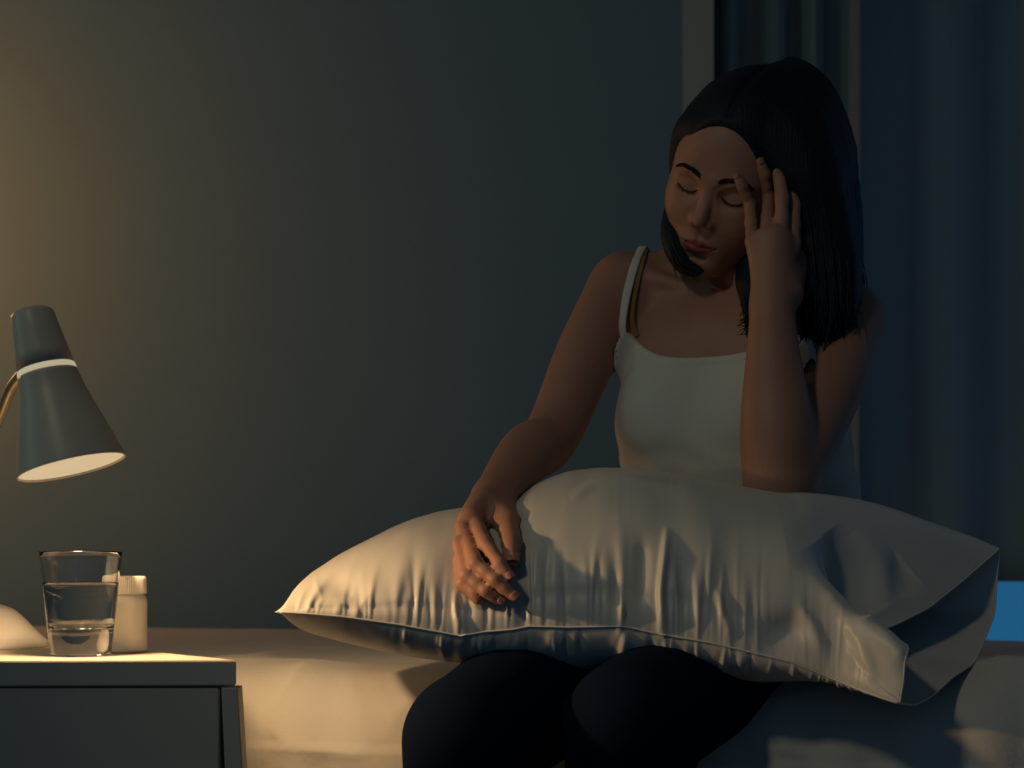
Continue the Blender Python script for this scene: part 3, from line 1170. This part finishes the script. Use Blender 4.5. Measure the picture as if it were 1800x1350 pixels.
# fingernails on the fingers whose backs are seen
def nail(a, b2, out, w, name='fingernail'):
    """a: last joint, b2: tip centre, out: direction the back of the finger faces, w: finger radius at the tip"""
    a, b2, out = np.array(a), np.array(b2), np.array(out, float)
    ax_ = (b2 - a) / np.linalg.norm(b2 - a)
    out = out - ax_ * (out @ ax_)
    out /= np.linalg.norm(out)
    sd = np.cross(ax_, out)
    V, Fc = [], []
    nu, nv = 9, 9
    for i in range(nu):
        for j in range(nv):
            u = i / (nu - 1)
            th = (j / (nv - 1) - 0.5) * 1.9 * (1 - 0.25 * abs(2 * u - 1) ** 3)
            r = w * 1.035 * (1 - 0.06 * u)
            V.append(b2 + ax_ * (-0.0035 + 0.0105 * u) * (w / 0.0064) * 0.8 + r * (math.cos(th) * out * (1 - 0.10 * u ** 3) + math.sin(th) * sd))
    for i in range(nu - 1):
        for j in range(nv - 1):
            k = i * nv + j
            Fc.append((k, k + 1, k + nv + 1, k + nv))
    o = mesh_obj(name, V, Fc, M['nail'], body)
    md = o.modifiers.new('thickness', 'SOLIDIFY')
    md.thickness = 0.0005
    md.offset = 1
    return o


nail(t_ip, t_tip, (0.1, -1, 0.25), 0.0080)
nail(r_dip[0], r_tip[0], (0.3, -0.9, 0.3), 0.0056)
nail(r_dip[1], r_tip[1], (0.1, -0.9, 0.3), 0.0057)
nail(r_dip[2], r_tip[2], (0.1, -0.9, 0.3), 0.0054)
nail(l_dip[0], l_tip[0], (-0.55, -0.8, 0.2), 0.0046)
nail(l_dip[1], l_tip[1], (-0.1, -1, 0.1), 0.0051)


# ---- eyebrows, lashes
def on_head(x, z, lift):
    """point of the face surface in front at local (x, z)"""
    m = np.argsort((hv[:, 0] - x) ** 2 + (hv[:, 2] - z) ** 2 + np.where(hv[:, 1] > -0.02, 1, 0))[:5]
    return hw((x, hv[m, 1].min() - lift, z))


rb_ = np.random.RandomState(5)
for sd in (-1, 1):
    bp_parts = []
    ctrl = catmull([(0.0125, 0.0155), (0.022, 0.0195), (0.034, 0.0220), (0.043, 0.0205), (0.051, 0.0155)], 60)
    for i in range(420):
        u = rb_.rand()
        c = ctrl[int(u * 59)]
        th = 0.0036 * (1 - 0.75 * u) * (0.75 + 0.25 * min(1, u * 8))
        x0, z0 = c[0] + rb_.randn() * 0.0004, c[1] + (rb_.rand() - 0.5) * 2 * th
        dx, dz = 0.0048, 0.0028 * (1 - 2.0 * u) + (rb_.rand() - 0.5) * 0.001
        a = on_head(sd * x0, z0, 0.0002)
        b3 = on_head(sd * (x0 + dx * 0.5), z0 + dz * 0.6, 0.0007)
        c3 = on_head(sd * (x0 + dx), z0 + dz, 0.0006)
        bp_parts.append(tube_arrays([a, b3, c3], [0.00028, 0.00024, 0.00006], 4))
    v, f = join_arrays(bp_parts)
    mesh_obj('eyebrow', v, f, M['brow'], person)
for sd in (-1, 1):
    bp_parts = []
    line = catmull([(0.0165, -0.0050), (0.023, -0.0092), (0.031, -0.0110), (0.039, -0.0095), (0.0465, -0.0050)], 40)
    pts = [on_head(sd * x, z, 0.0003) for x, z in line]
    bp_parts.append(tube_arrays(np.array(pts), 0.00075, 5))
    for i in range(60):
        k = rb_.randint(4, 39)
        a = pts[k]
        dr = HR @ np.array([sd * 0.35 * (k / 20 - 0.8), -0.7, -0.75])
        L = 0.0035 + 0.002 * rb_.rand()
        bp_parts.append(tube_arrays([a, a + dr * L * 0.5, a + dr * L * 0.9 + (HR @ np.array([0, 0, 0.0008]))], [0.00022, 0.00018, 0.00006], 4))
    v, f = join_arrays(bp_parts)
    mesh_obj('eyelashes', v, f, M['brow'], person)

# ---- camisole
def shirt_field(off, h=0.0028):
    S = Field((0.06, 1.66, 0.52), (0.50, 2.02, 1.12), h)
    add_torso(S)
    return S


S = shirt_field(0)
X_, Y_, Z_ = S.ax[0].reshape(-1, 1, 1), S.ax[1].reshape(1, -1, 1), S.ax[2].reshape(1, 1, -1)
lx = (X_ - TC[0]) * TL[0] + (Y_ - TC[1]) * TL[1]
fx = (X_ - TC[0]) * TF[0] + (Y_ - TC[1]) * TF[1]
neck = 0.900 + 0.056 * np.minimum(np.abs(lx) / 0.128, 1.3) ** 3.2 + np.where(fx < -0.02, 0.0, 0)
wide = np.abs(lx) - 0.172 + np.clip(Z_ - 0.90, 0, 1) * 0.45
SA = shirt_field(0)
SA.apply(cone(SH_R, SH_R * 0.6 + EL_R * 0.4, 0.0475, 0.041), 'add', 0.03)
SA.apply(cone(SH_L, SH_L * 0.6 + EL_L * 0.4, 0.0450, 0.043), 'add', 0.03)
skinF = SA.F
S.apply(ellip(tw(-0.030, 0.030, 0.790), (0.108, 0.082, 0.085), TR), 'add', 0.05)
S.apply(ellip(tw(0.030, 0.030, 0.790), (0.108, 0.082, 0.085), TR), 'add', 0.05)
S.apply(ellip(tw(0.0, -0.010, 0.70), (0.145, 0.110, 0.11), TR), 'add', 0.05)
torsoF = S.F.copy()
wr_ = 0.0020 * np.sin(Z_ * 75 + lx * 24 + 2 * np.sin(lx * 30)) * np.exp(-((Z_ - 0.735) / 0.035) ** 2)
wr_ = wr_ + 0.0012 * np.sin(Z_ * 130 + lx * 40 + 1.5 * np.sin(lx * 42)) * np.exp(-((Z_ - 0.775) / 0.03) ** 2)
wr_ = wr_ + 0.0022 * np.sin(lx * 60 - Z_ * 90) * np.exp(-((np.abs(lx) - 0.115) / 0.022) ** 2) * np.exp(-((Z_ - 0.875) / 0.03) ** 2)
# cloth stretched between the breasts instead of clinging
region = smax(smax(Z_ - neck, wide, 0.012), -(Z_ - 0.545), 0.01)
region2 = smax(smax(Z_ - neck, np.abs(lx) - 0.119 - np.clip(0.950 - Z_, 0, 1) * 0.25, 0.006), -(Z_ - 0.80), 0.01)
shirt = smax(torsoF - 0.0045 - wr_, region, 0.002)
shirt = np.minimum(shirt, smax(skinF - 0.0045, region2, 0.002))
edge = smax(torsoF - 0.0062, smax(region, -(region + 0.0095), 0.001), 0.0015)
S.F = np.minimum(shirt, edge).astype(np.float32)
sv, sq = S.mesh(1)
cami = mesh_obj('camisole', sv, sq, M['shirt'], person)


bu_, bv_ = project(bv)


def body_y(px, py):
    d = (bu_ - px) ** 2 + (bv_ - py) ** 2
    return float(bv[np.argsort(d)[:10], 1].min())


def strap(name, path, over, w, off, m):
    c = catmull(np.array(path, float), 40)
    y = np.array([body_y(a, b_) for a, b_ in c])
    for _ in range(4):
        y[1:-1] = y[1:-1] * 0.5 + (y[:-2] + y[2:]) * 0.25
    pts_ = [P(a, b_, yy - off) for (a, b_), yy in zip(c, y)]
    last = pts_[-1]
    tail = catmull([last] + [last + np.array(o_) for o_ in over], 24)[1:]
    pts_ = np.vstack([pts_, tail])
    nrm = np.vstack([np.tile([-0.35, -1.0, 0.25], (34, 1)), np.linspace([-0.35, -1.0, 0.25], [0, -0.1, 1.0], 14), np.linspace([0, -0.1, 1.0], [0, 1.0, 0.5], len(pts_) - 48)])
    v, f = tube_arrays(pts_, w, 12, 0.18, nrm)
    return mesh_obj(name, v, [tuple(q) for q in f.tolist()], m, person)


strap('shirt_strap', [(1094, 590), (1093, 568), (1098, 535), (1107, 495), (1118, 458), (1129, 434)], [(0.004, 0.012, 0.001), (0.010, 0.035, -0.006), (0.018, 0.065, -0.04)],
      0.0056, 0.0022, M['shirt'])
o = strap('undergarment_strap', [(1118, 592), (1111, 572), (1109, 548), (1116, 505), (1127, 462), (1133, 440)], [(0.004, 0.012, 0.0), (0.010, 0.035, -0.008), (0.018, 0.065, -0.04)],
          0.0050, 0.0014, M['strap'])
o['label'] = 'mustard brown strap'
# the other shoulder strap runs under the hair
c = catmull([tw(0.118, 0.090, 0.925), tw(0.116, 0.078, 0.955), tw(0.110, 0.058, 0.985), tw(0.104, 0.030, 1.008), tw(0.100, -0.01, 1.020), tw(0.096, -0.05, 1.000)], 40)
v, f = tube_arrays(c, 0.0058, 12, 0.18, np.array([0.2, -0.8, 0.6]))
mesh_obj('shirt_strap', v, [tuple(q) for q in f.tolist()], M['shirt'], person)

# ---- leggings and feet
K_R = P(828, 1250, 1.375)
K_R[2] = 0.474
K_L = np.array([0.118, 1.395, 0.486])
HP_R = tw(-0.085, -0.045, 0.605)
HP_L = tw(0.085, -0.045, 0.605)
A_R = np.array([-0.065, 1.40, 0.085])
A_L = np.array([0.105, 1.42, 0.085])


def leg_field(off, lo, hi, h):
    G = Field(lo, hi, h)
    G.apply(ellip(tw(0.0, -0.055, 0.605), (0.172 + off, 0.118 + off, 0.085 + off), TR), 'add', 0.0)
    for hp, kn, an in ((HP_R, K_R, A_R), (HP_L, K_L, A_L)):
        limb(G, [hp, hp * 0.45 + kn * 0.55 + np.array([0, 0, 0.006]), kn], [0.088 + off, 0.077 + off, 0.062 + off], 0.005, 8)
        limb(G, [kn + np.array([0, 0, 0.0]), kn * 0.72 + an * 0.28 + np.array([0, 0.016, 0]), kn * 0.3 + an * 0.7 + np.array([0, 0.010, 0]), an],
             [0.062 + off, 0.058 + off, 0.042 + off, 0.034 + off], 0.006, 8)
    return G


G = leg_field(0.0035, (-0.18, 1.28, 0.06), (0.56, 2.05, 0.72), 0.005)
Xg, Yg, Zg = G.ax[0].reshape(-1, 1, 1), G.ax[1].reshape(1, -1, 1), G.ax[2].reshape(1, 1, -1)
G.F = smax(G.F, -(Zg - 0.10), 0.004)
gv, gq = G.mesh(2)
gv = gv + 0.0015 * fbm2(gv[:, 0] + gv[:, 1], gv[:, 2] * 2, 61, 3, 30.0)[:, None] * np.array([0.3, -1, 0.5])
mesh_obj('leggings', gv, gq, M['leggings'], person)
FT = Field((-0.14, 1.15, 0.0), (0.20, 1.50, 0.16), 0.004)
for an in (A_R, A_L):
    limb(FT, [an + np.array([0, 0.004, 0.03]), an + np.array([0, 0.010, -0.045]), an + np.array([-0.02, -0.075, -0.055]), an + np.array([-0.045, -0.155, -0.068])],
         [0.032, 0.036, 0.030, 0.014], 0.01, 6)
    for k in range(5):
        b4 = an + np.array([-0.075 + 0.018 * k, -0.165 + (0.006 * (2 - k) ** 2 * 0.6), -0.074])
        finger(FT, [b4 + np.array([0.008, 0.03, 0.004]), b4 + np.array([-0.002, -0.008, 0])], [0.010, 0.009 if k else 0.011], 0.008)
fv, fq = FT.mesh(1)
fv[:, 2] = np.maximum(fv[:, 2], 0.001)
mesh_obj('bare_feet', fv, fq, M['skin'], person)

# ---- hair
guides_R = [  # photo right: from the parting over the crown and down over her left shoulder; first = closest to the face
    [(1262, 216, 1.700), (1296, 226, 1.693), (1333, 258, 1.690), (1366, 300, 1.694), (1392, 360, 1.694), (1404, 440, 1.694), (1402, 520, 1.694), (1404, 600, 1.696), (1414, 622, 1.698)],
    [(1270, 206, 1.705), (1318, 212, 1.690), (1360, 246, 1.680), (1398, 310, 1.680), (1422, 390, 1.682), (1432, 480, 1.680), (1432, 560, 1.678), (1430, 625, 1.684)],
    [(1290, 180, 1.715), (1340, 184, 1.695), (1388, 222, 1.682), (1425, 300, 1.678), (1450, 400, 1.680), (1462, 490, 1.676), (1462, 570, 1.676), (1452, 628, 1.686)],
    [(1310, 152, 1.735), (1365, 154, 1.710), (1415, 198, 1.695), (1450, 290, 1.690), (1472, 390, 1.690), (1486, 480, 1.680), (1490, 550, 1.682), (1478, 604, 1.694)],
    [(1328, 128, 1.765), (1380, 132, 1.742), (1435, 172, 1.725), (1468, 270, 1.720), (1484, 380, 1.715), (1494, 470, 1.705), (1500, 530, 1.706), (1492, 585, 1.714)],
    [(1342, 114, 1.800), (1392, 126, 1.785), (1444, 168, 1.775), (1480, 260, 1.765), (1495, 370, 1.760), (1498, 460, 1.755), (1504, 520, 1.765), (1500, 565, 1.770)],
    [(1350, 114, 1.830), (1396, 130, 1.825), (1444, 178, 1.822), (1480, 270, 1.825), (1488, 380, 1.825), (1490, 480, 1.835), (1490, 560, 1.850)],
]
guides_L = [  # photo left: hugs the head behind the cheek and curls under the chin
    [(1262, 214, 1.708), (1232, 214, 1.716), (1212, 232, 1.734), (1203, 262, 1.757), (1200, 320, 1.785), (1188, 385, 1.785), (1188, 432, 1.772), (1206, 464, 1.756), (1236, 476, 1.744)],
    [(1270, 200, 1.716), (1238, 202, 1.724), (1215, 226, 1.742), (1205, 262, 1.766), (1198, 325, 1.792), (1178, 390, 1.790), (1182, 438, 1.774), (1202, 472, 1.760), (1226, 480, 1.748)],
    [(1294, 168, 1.736), (1256, 176, 1.744), (1224, 208, 1.762), (1210, 250, 1.782), (1202, 330, 1.802), (1180, 395, 1.798), (1184, 446, 1.782), (1206, 474, 1.768)],
    [(1322, 134, 1.775), (1280, 146, 1.775), (1242, 184, 1.788), (1218, 238, 1.804), (1210, 330, 1.820), (1196, 400, 1.812), (1200, 455, 1.795), (1216, 474, 1.782)],
    [(1348, 116, 1.815), (1304, 128, 1.815), (1262, 168, 1.822), (1232, 230, 1.832), (1222, 330, 1.845), (1216, 420, 1.835), (1222, 476, 1.812)],
]
guides_N = [  # locks behind the left forearm, on the neck and chest
    [(1326, 430, 1.775), (1320, 470, 1.770), (1318, 515, 1.755), (1320, 555, 1.735), (1318, 592, 1.716)],
    [(1345, 430, 1.775), (1340, 480, 1.765), (1340, 530, 1.745), (1338, 580, 1.725), (1334, 612, 1.714)],
    [(1375, 430, 1.770), (1374, 480, 1.760), (1374, 540, 1.740), (1372, 600, 1.716)],
]


def gl(g, n=40):
    return catmull([P(*p) for p in g], n)


HF = Field((0.16, 1.60, 0.86), (0.50, 1.96, 1.34), 0.0032)
cap = ellip(hw((0.002, 0.015, 0.035)), np.array([0.081, 0.109, 0.099]) * HS, HR)
HF.apply(cap, 'add', 0)
HF.apply(ellip(hw((0, 0.055, -0.03)), np.array([0.066, 0.060, 0.075]) * HS, HR), 'add', 0.04)
# opening for the face
HF.apply(ellip(hw((0.002, -0.115, -0.034)), np.array([0.073, 0.096, 0.122]) * HS, HR), 'sub', 0.010)
HF.apply(ellip(hw((0.0, -0.075, -0.12)), np.array([0.075, 0.075, 0.075]) * HS, HR), 'sub', 0.010)


def add_sheet(gs, rad, skip):
    for a in range(len(gs) - 1):
        for w in (0, 0.5):
            c = gl(gs[a], 26) * (1 - w) + gl(gs[a + 1], 26) * w
            r = rad * np.ones(26)
            r[-9:] *= np.linspace(1.0, 0.2, 9)
            for i in range(skip, 25):
                HF.apply(cone(c[i], c[i + 1], r[i], r[i + 1]), 'add', 0.016 if i < 12 else 0.008)


back_sh = np.array([-0.004, 0.016, 0])
for gs, rad, skip in ((guides_R, 0.013, 3), (guides_L, 0.0085, 4), (guides_N, 0.010, 2)):
    add_sheet([[(p[0], p[1], p[2] + rad * 0.9) for p in g] for g in gs], rad, skip)
# the parting, a narrow furrow from the hairline to the crown
pc_ = []
for a_ in np.linspace(0.62, 1.62, 16):
    pc_.append(hw((0.000, 0.015 - 0.109 * math.cos(a_) * 1.0, 0.035 + 0.099 * math.sin(a_) * 1.0)))
for a_, b_ in zip(pc_[:-1], pc_[1:]):
    HF.apply(cone(a_, b_, 0.0035, 0.0035), 'sub', 0.004)
hv2, hq2 = HF.mesh(2)
parts = [(hv2, hq2)]


def locks(gs, count, seed, rmin, rmax, jit):
    r = np.random.RandomState(seed)
    G_ = np.array([gl(g, 40) for g in gs])
    for _ in range(count):
        w = r.rand() * (len(gs) - 1)
        i = min(int(w), len(gs) - 2)
        f_ = w - i
        c = G_[i] * (1 - f_) + G_[i + 1] * f_
        endc = int(34 + 6 * r.rand())
        c = c[:endc].copy()
        n = len(c)
        u = np.linspace(0, 1, n)
        o = r.randn(3) * jit
        c += o[None, :] * np.clip(u * 3, 0, 1)[:, None]
        c += (np.sin(u * (3 + 4 * r.rand()) + r.rand() * 6)[:, None] * r.randn(3)[None, :] * jit * 0.9) * u[:, None]
        c[:, 1] -= 0.0005
        tail = np.clip((u - 0.8) / 0.2, 0, 1)[:, None]
        c += tail ** 2 * r.randn(3)[None, :] * 0.006
        rad = (rmin + (rmax - rmin) * r.rand()) * np.clip(np.minimum(u * 10 + 0.3, (1.02 - u) * 4), 0.05, 1)
        parts.append(tube_arrays(c - np.array([0, 0.0015 * r.rand(), 0]), rad, 5, 0.7))


locks(guides_R, 420, 2, 0.0012, 0.0030, 0.0018)
locks(guides_L, 260, 3, 0.0010, 0.0024, 0.0014)
locks(guides_N, 90, 4, 0.0010, 0.0022, 0.0022)
# loose strands
r = np.random.RandomState(12)
for _ in range(26):
    x = 1490 + 14 * r.rand()
    c = gl([(x, 330, 1.78), (x + 10 * r.rand(), 420, 1.78), (x + 8 + 14 * r.rand(), 500, 1.77), (x + 4 + 24 * r.rand(), 560 + 30 * r.rand(), 1.76)], 24)
    parts.append(tube_arrays(c, 0.00035, 4))
for _ in range(8):
    c = gl([(1440, 560, 1.688), (1462, 600 + 10 * r.rand(), 1.684), (1450 + 16 * r.rand(), 632, 1.684), (1412 + 20 * r.rand(), 632 + 8 * r.rand(), 1.690)], 20)
    parts.append(tube_arrays(c, 0.0007, 4))
for _ in range(14):
    y = 540 + 55 * r.rand()
    c = gl([(1320, y - 30, 1.722), (1312, y - 8, 1.716), (1304 - 8 * r.rand(), y + 6 * r.randn(), 1.712)], 12)
    parts.append(tube_arrays(c, np.linspace(0.0012, 0.0003, 12), 4))
v, f = join_arrays(parts)
mesh_obj('hair', v, f, M['hair'], person)

# ------------------------------------------------------------------ bedside cabinet
TAB_Z = CAM_Z - 0.0857
cab = thing('bedside_cabinet', 'white bedside cabinet with one flat drawer front, carrying the lamp, glass and bottle', 'cabinet', (-0.5, 1.5, 0))
rot = math.radians(1.6)


def yawed(bm, ang=rot, piv=(-0.2577, 1.331)):
    c, s = math.cos(ang), math.sin(ang)
    for v in bm.verts:
        x, y = v.co.x - piv[0], v.co.y - piv[1]
        v.co.x, v.co.y = piv[0] + c * x - s * y, piv[1] + s * x + c * y
    return bm


cx1 = -0.2577
cx0 = cx1 - 0.50


def slab(poly, z0, z1, bev):
    b = bmesh.new()
    lo = [b.verts.new((x, y, z0)) for x, y in poly]
    hi = [b.verts.new((x, y, z1)) for x, y in poly]
    b.faces.new(lo[::-1])
    b.faces.new(hi)
    n = len(poly)
    for i in range(n):
        j = (i + 1) % n
        b.faces.new((lo[i], lo[j], hi[j], hi[i]))
    bmesh.ops.bevel(b, geom=b.edges[:], offset=bev, segments=2, affect='EDGES')
    return yawed(b)


bm_obj('tabletop', slab([(cx0, 1.331), (cx1, 1.331), (cx1 - 0.028, 1.372), (cx1 - 0.062, 1.412), (cx1 - 0.110, 1.475), (cx1 - 0.185, 1.60), (cx0, 1.62)], TAB_Z - 0.0238, TAB_Z, 0.0012), M['cabinet'], cab)
bm_obj('drawer', slab([(cx0 + 0.018, 1.3325), (cx1 - 0.0165, 1.3325), (cx1 - 0.0165, 1.3440), (cx0 + 0.018, 1.3440)], TAB_Z - 0.20, TAB_Z - 0.0258, 0.001), M['drawer'], cab)
bm_obj('carcass', slab([(cx0 + 0.02, 1.3445), (cx1 - 0.0165, 1.3445), (cx1 - 0.0165, 1.3605), (cx1 - 0.0060, 1.3605), (cx1 - 0.030, 1.378), (cx1 - 0.065, 1.412), (cx1 - 0.128, 1.475), (cx1 - 0.20, 1.59), (cx0 + 0.02, 1.61)], TAB_Z - 0.44, TAB_Z - 0.0245, 0.001), M['cabinet'], cab)


def post(x_out, x_in, y0, y1, flare):
    b = bmesh.new()
    zt, zb = TAB_Z - 0.0255, 0.0
    vs = []
    for z in (zt, zb):
        f = (zt - z) * flare
        wi = (zt - z) * flare * 0.72
        for x, y in ((x_in + wi, y0), (x_out + f, y0), (x_out + f, y1), (x_in + wi, y1)):
            vs.append(b.verts.new((x, y, z)))
    b.faces.new(vs[3::-1])
    b.faces.new(vs[4:8])
    for i in range(4):
        j = (i + 1) % 4
        b.faces.new((vs[i], vs[j], vs[4 + j], vs[4 + i]))
    bmesh.ops.bevel(b, geom=b.edges[:], offset=0.0008, segments=1, affect='EDGES')
    return yawed(b)


bm_obj('leg', post(cx1 + 0.0006, cx1 - 0.0145, 1.3318, 1.36, 0.062), M['cabinet'], cab)
bm_obj('leg', post(cx1 - 0.19, cx1 - 0.205, 1.575, 1.60, 0.062), M['cabinet'], cab)
bm_obj('leg', post(cx0 + 0.015, cx0, 1.3318, 1.36, -0.062), M['cabinet'], cab)
bm_obj('leg', post(cx0 + 0.015, cx0, 1.59, 1.615, -0.062), M['cabinet'], cab)

# ------------------------------------------------------------------ lamp
LY = 1.350
BYL = 1.555
lamp = thing('desk_lamp', 'small pale desk lamp with a bell shade, switched on and tilted down over the cabinet', 'lamp', (-0.56, 1.56, TAB_Z))
pt = P(54, 546, LY + 0.002)
pm = P(126.5, 822, LY - 0.002)
ax = Vector(pm - pt)
ALEN = ax.length
axn = ax.normalized()
# extra tilt of the mouth towards the viewer
axn = (axn + Vector((0, -0.008, 0))).normalized()
mouth = Vector(pm)
topc = mouth - axn * ALEN


def axis_basis(a):
    return a.to_track_quat('Z', 'Y')


def R_px(p):
    return p / F_PX * LY


KS = ALEN / 0.1708
prof_cap = [(0.0, 0.0), (R_px(30), 0.0), (R_px(35.5), 0.0022), (R_px(38), 0.006), (R_px(42), 0.028), (R_px(46), 0.045), (R_px(50), 0.0625)]
prof_cap = [(r, h * KS) for r, h in prof_cap]
prof_cap += [(r - 0.0012, h) for r, h in prof_cap[::-1][:-1]] + [(0.0, 0.0012)]
bm_obj('shade_cap', lathe(prof_cap, 96, topc, axn), M['lamp_paint'], lamp, True)
prof_ring = [(R_px(49.2), 0.0620), (R_px(50.2), 0.0630), (R_px(51.4), 0.0675), (R_px(51.2), 0.0690), (R_px(44), 0.0690), (R_px(44), 0.0620), (R_px(49.2), 0.0620)]
prof_ring = [(r, h * KS) for r, h in prof_ring]
bm_obj('light_ring', lathe(prof_ring, 96, topc, axn), M['diffuser'], lamp, True)
prof_sh = [(R_px(51.5), 0.0690), (R_px(56), 0.085), (R_px(63), 0.101), (R_px(72), 0.120), (R_px(81), 0.139), (R_px(89), 0.157), (R_px(93.5), 0.1675), (R_px(94.5), 0.1708)]
prof_sh = [(r, h * KS) for r, h in prof_sh]
prof_sh = [tuple(p) for p in catmull(prof_sh, 40)]
prof_sh += [(r - 0.0013, h) for r, h in prof_sh[::-1]]
bm_obj('lamp_shade', lathe(prof_sh, 96, topc, axn, True), M['lamp_paint'], lamp, True)
bm_obj('diffuser', lathe([(0.0, ALEN - 0.002), (R_px(93.0), ALEN - 0.002), (R_px(93.0), ALEN - 0.0032), (0.0, ALEN - 0.0032)], 96, topc, axn), M['diffuser'], lamp)
# light of the bulb leaving the shade mouth
lp = mouth + axn * 0.004
sp = light('lamp_light', 'SPOT', lp, lp + axn, 7.2, (1.0, 0.61, 0.28), 0.014, spot=math.radians(168), blend=0.45)
sp.parent = lamp
sp.matrix_parent_inverse = lamp.matrix_basis.inverted()
# arm and base
arm = catmull([P(40, 655, LY + 0.008), P(20, 682, LY + 0.025), P(2, 726, LY + 0.05), P(-30, 800, LY + 0.10), P(-48, 900, BYL - 0.02),
               P(-48, 1000, BYL), P(-42, 1072, BYL)], 60)
tube('arm', arm, 0.0050, M['lamp_arm'], lamp, 14)
bz = TAB_Z
bx, by = P(-42, 1100, BYL)[:2]
rb = 0.0755
bprof = [(0.0, 0.0), (rb - 0.001, 0.0), (rb, 0.0015), (rb - 0.0005, 0.0055), (rb - 0.007, 0.0120), (rb - 0.017, 0.0225), (rb - 0.027, 0.0330), (rb - 0.037, 0.0415), (rb - 0.050, 0.0465),
         (0.012, 0.050), (0.0, 0.050)]
bprof = [(0, 0)] + [tuple(p) for p in catmull(bprof[1:], 50)]
bm_obj('lamp_base', lathe(bprof, 96, (bx, by, bz + 0.0003)), M['lamp_base'], lamp, True)

# ------------------------------------------------------------------ glass of water
GY = 1.405
gx = (142 - 900) / F_PX * GY
gb = TAB_Z + 0.0004
tumbler = thing('drinking_glass', 'thick-bottomed clear tumbler half full of water, between lamp base and pill bottle', 'glass', (gx, GY, TAB_Z))
GH = 0.1025
ro_t, ro_b = 0.0398, 0.0290
inner_floor = 0.0265


def ro(z):
    return ro_b + (ro_t - ro_b) * z / GH


outer = [(0.0, 0.0), (ro_b - 0.004, 0.0), (ro_b - 0.001, 0.001), (ro_b, 0.0035)] + [(ro(z), z) for z in np.linspace(0.006, GH - 0.0008, 16)]
rim = [(ro_t - 0.0003, GH - 0.0002), (ro_t - 0.0009, GH), (ro_t - 0.0015, GH - 0.0004)]
innr = [(ro(z) - 0.0018 - 0.0012 * (1 - z / GH), z) for z in np.linspace(GH - 0.0012, inner_floor + 0.006, 16)]
innr += [(ro(inner_floor) - 0.0050, inner_floor + 0.0022), (ro(inner_floor) - 0.0095, inner_floor + 0.0004), (0.0, inner_floor)]
bm_obj('tumbler', lathe(outer + rim + innr, 128, (gx, GY, gb)), M['glass'], tumbler, True)
WL = 0.0715
wat = [(0.0, inner_floor - 0.0002), (ro(inner_floor) - 0.0094, inner_floor + 0.0002), (ro(inner_floor) - 0.0049, inner_floor + 0.0020)]
wat += [(ro(z) - 0.0018 - 0.0012 * (1 - z / GH) + 0.0002, z) for z in np.linspace(inner_floor + 0.006, WL + 0.0006, 12)]
wat += [(ro(WL) - 0.0040, WL), (0.0, WL)]
o = bm_obj('water', lathe(wat, 128, (gx, GY, gb)), M['water'], tumbler, True)
o['label'] = 'clear still water'

# ------------------------------------------------------------------ pill bottle
BY = 1.462
bxx = (220 - 900) / F_PX * BY
pill = thing('pill_bottle', 'plain white plastic pill bottle with a ribbed screw cap, behind the glass', 'bottle', (bxx, BY, TAB_Z))
r0 = 37.6 / F_PX * BY
bp_ = [(0.0, 0.0), (r0 - 0.003, 0.0), (r0 - 0.0008, 0.0008), (r0, 0.003), (r0, 0.052), (r0 - 0.0006, 0.0555), (r0 - 0.0026, 0.0582), (r0 - 0.0040, 0.0592), (r0 - 0.0040, 0.0635), (0.0, 0.0635)]
bm_obj('bottle_body', lathe(bp_, 96, (bxx, BY, TAB_Z + 0.0002)), M['bottle'], pill, True)
nrib = 72
b = bmesh.new()
rc_ = r0 - 0.0002
rings = []
for r, h, rib in ((rc_ - 0.0012, 0.0600, 0), (rc_ - 0.0004, 0.0602, 0), (rc_ - 0.0002, 0.0610, 1), (rc_ - 0.0004, 0.0755, 1), (rc_ - 0.0010, 0.0772, 0), (rc_ - 0.0030, 0.0784, 0)):
    ring = []
    for i in range(nrib * 4):
        a = 2 * math.pi * i / (nrib * 4)
        rr = r - (0.00045 if rib and (i % 4) >= 2 else 0)
        ring.append(b.verts.new((bxx + rr * math.cos(a), BY + rr * math.sin(a), TAB_Z + h)))
    rings.append(ring)
for k in range(len(rings) - 1):
    for i in range(nrib * 4):
        j = (i + 1) % (nrib * 4)
        b.faces.new((rings[k][i], rings[k][j], rings[k + 1][j], rings[k + 1][i]))
b.faces.new(rings[-1])
b.faces.new(rings[0][::-1])
bm_obj('cap', b, M['bottle'], pill)
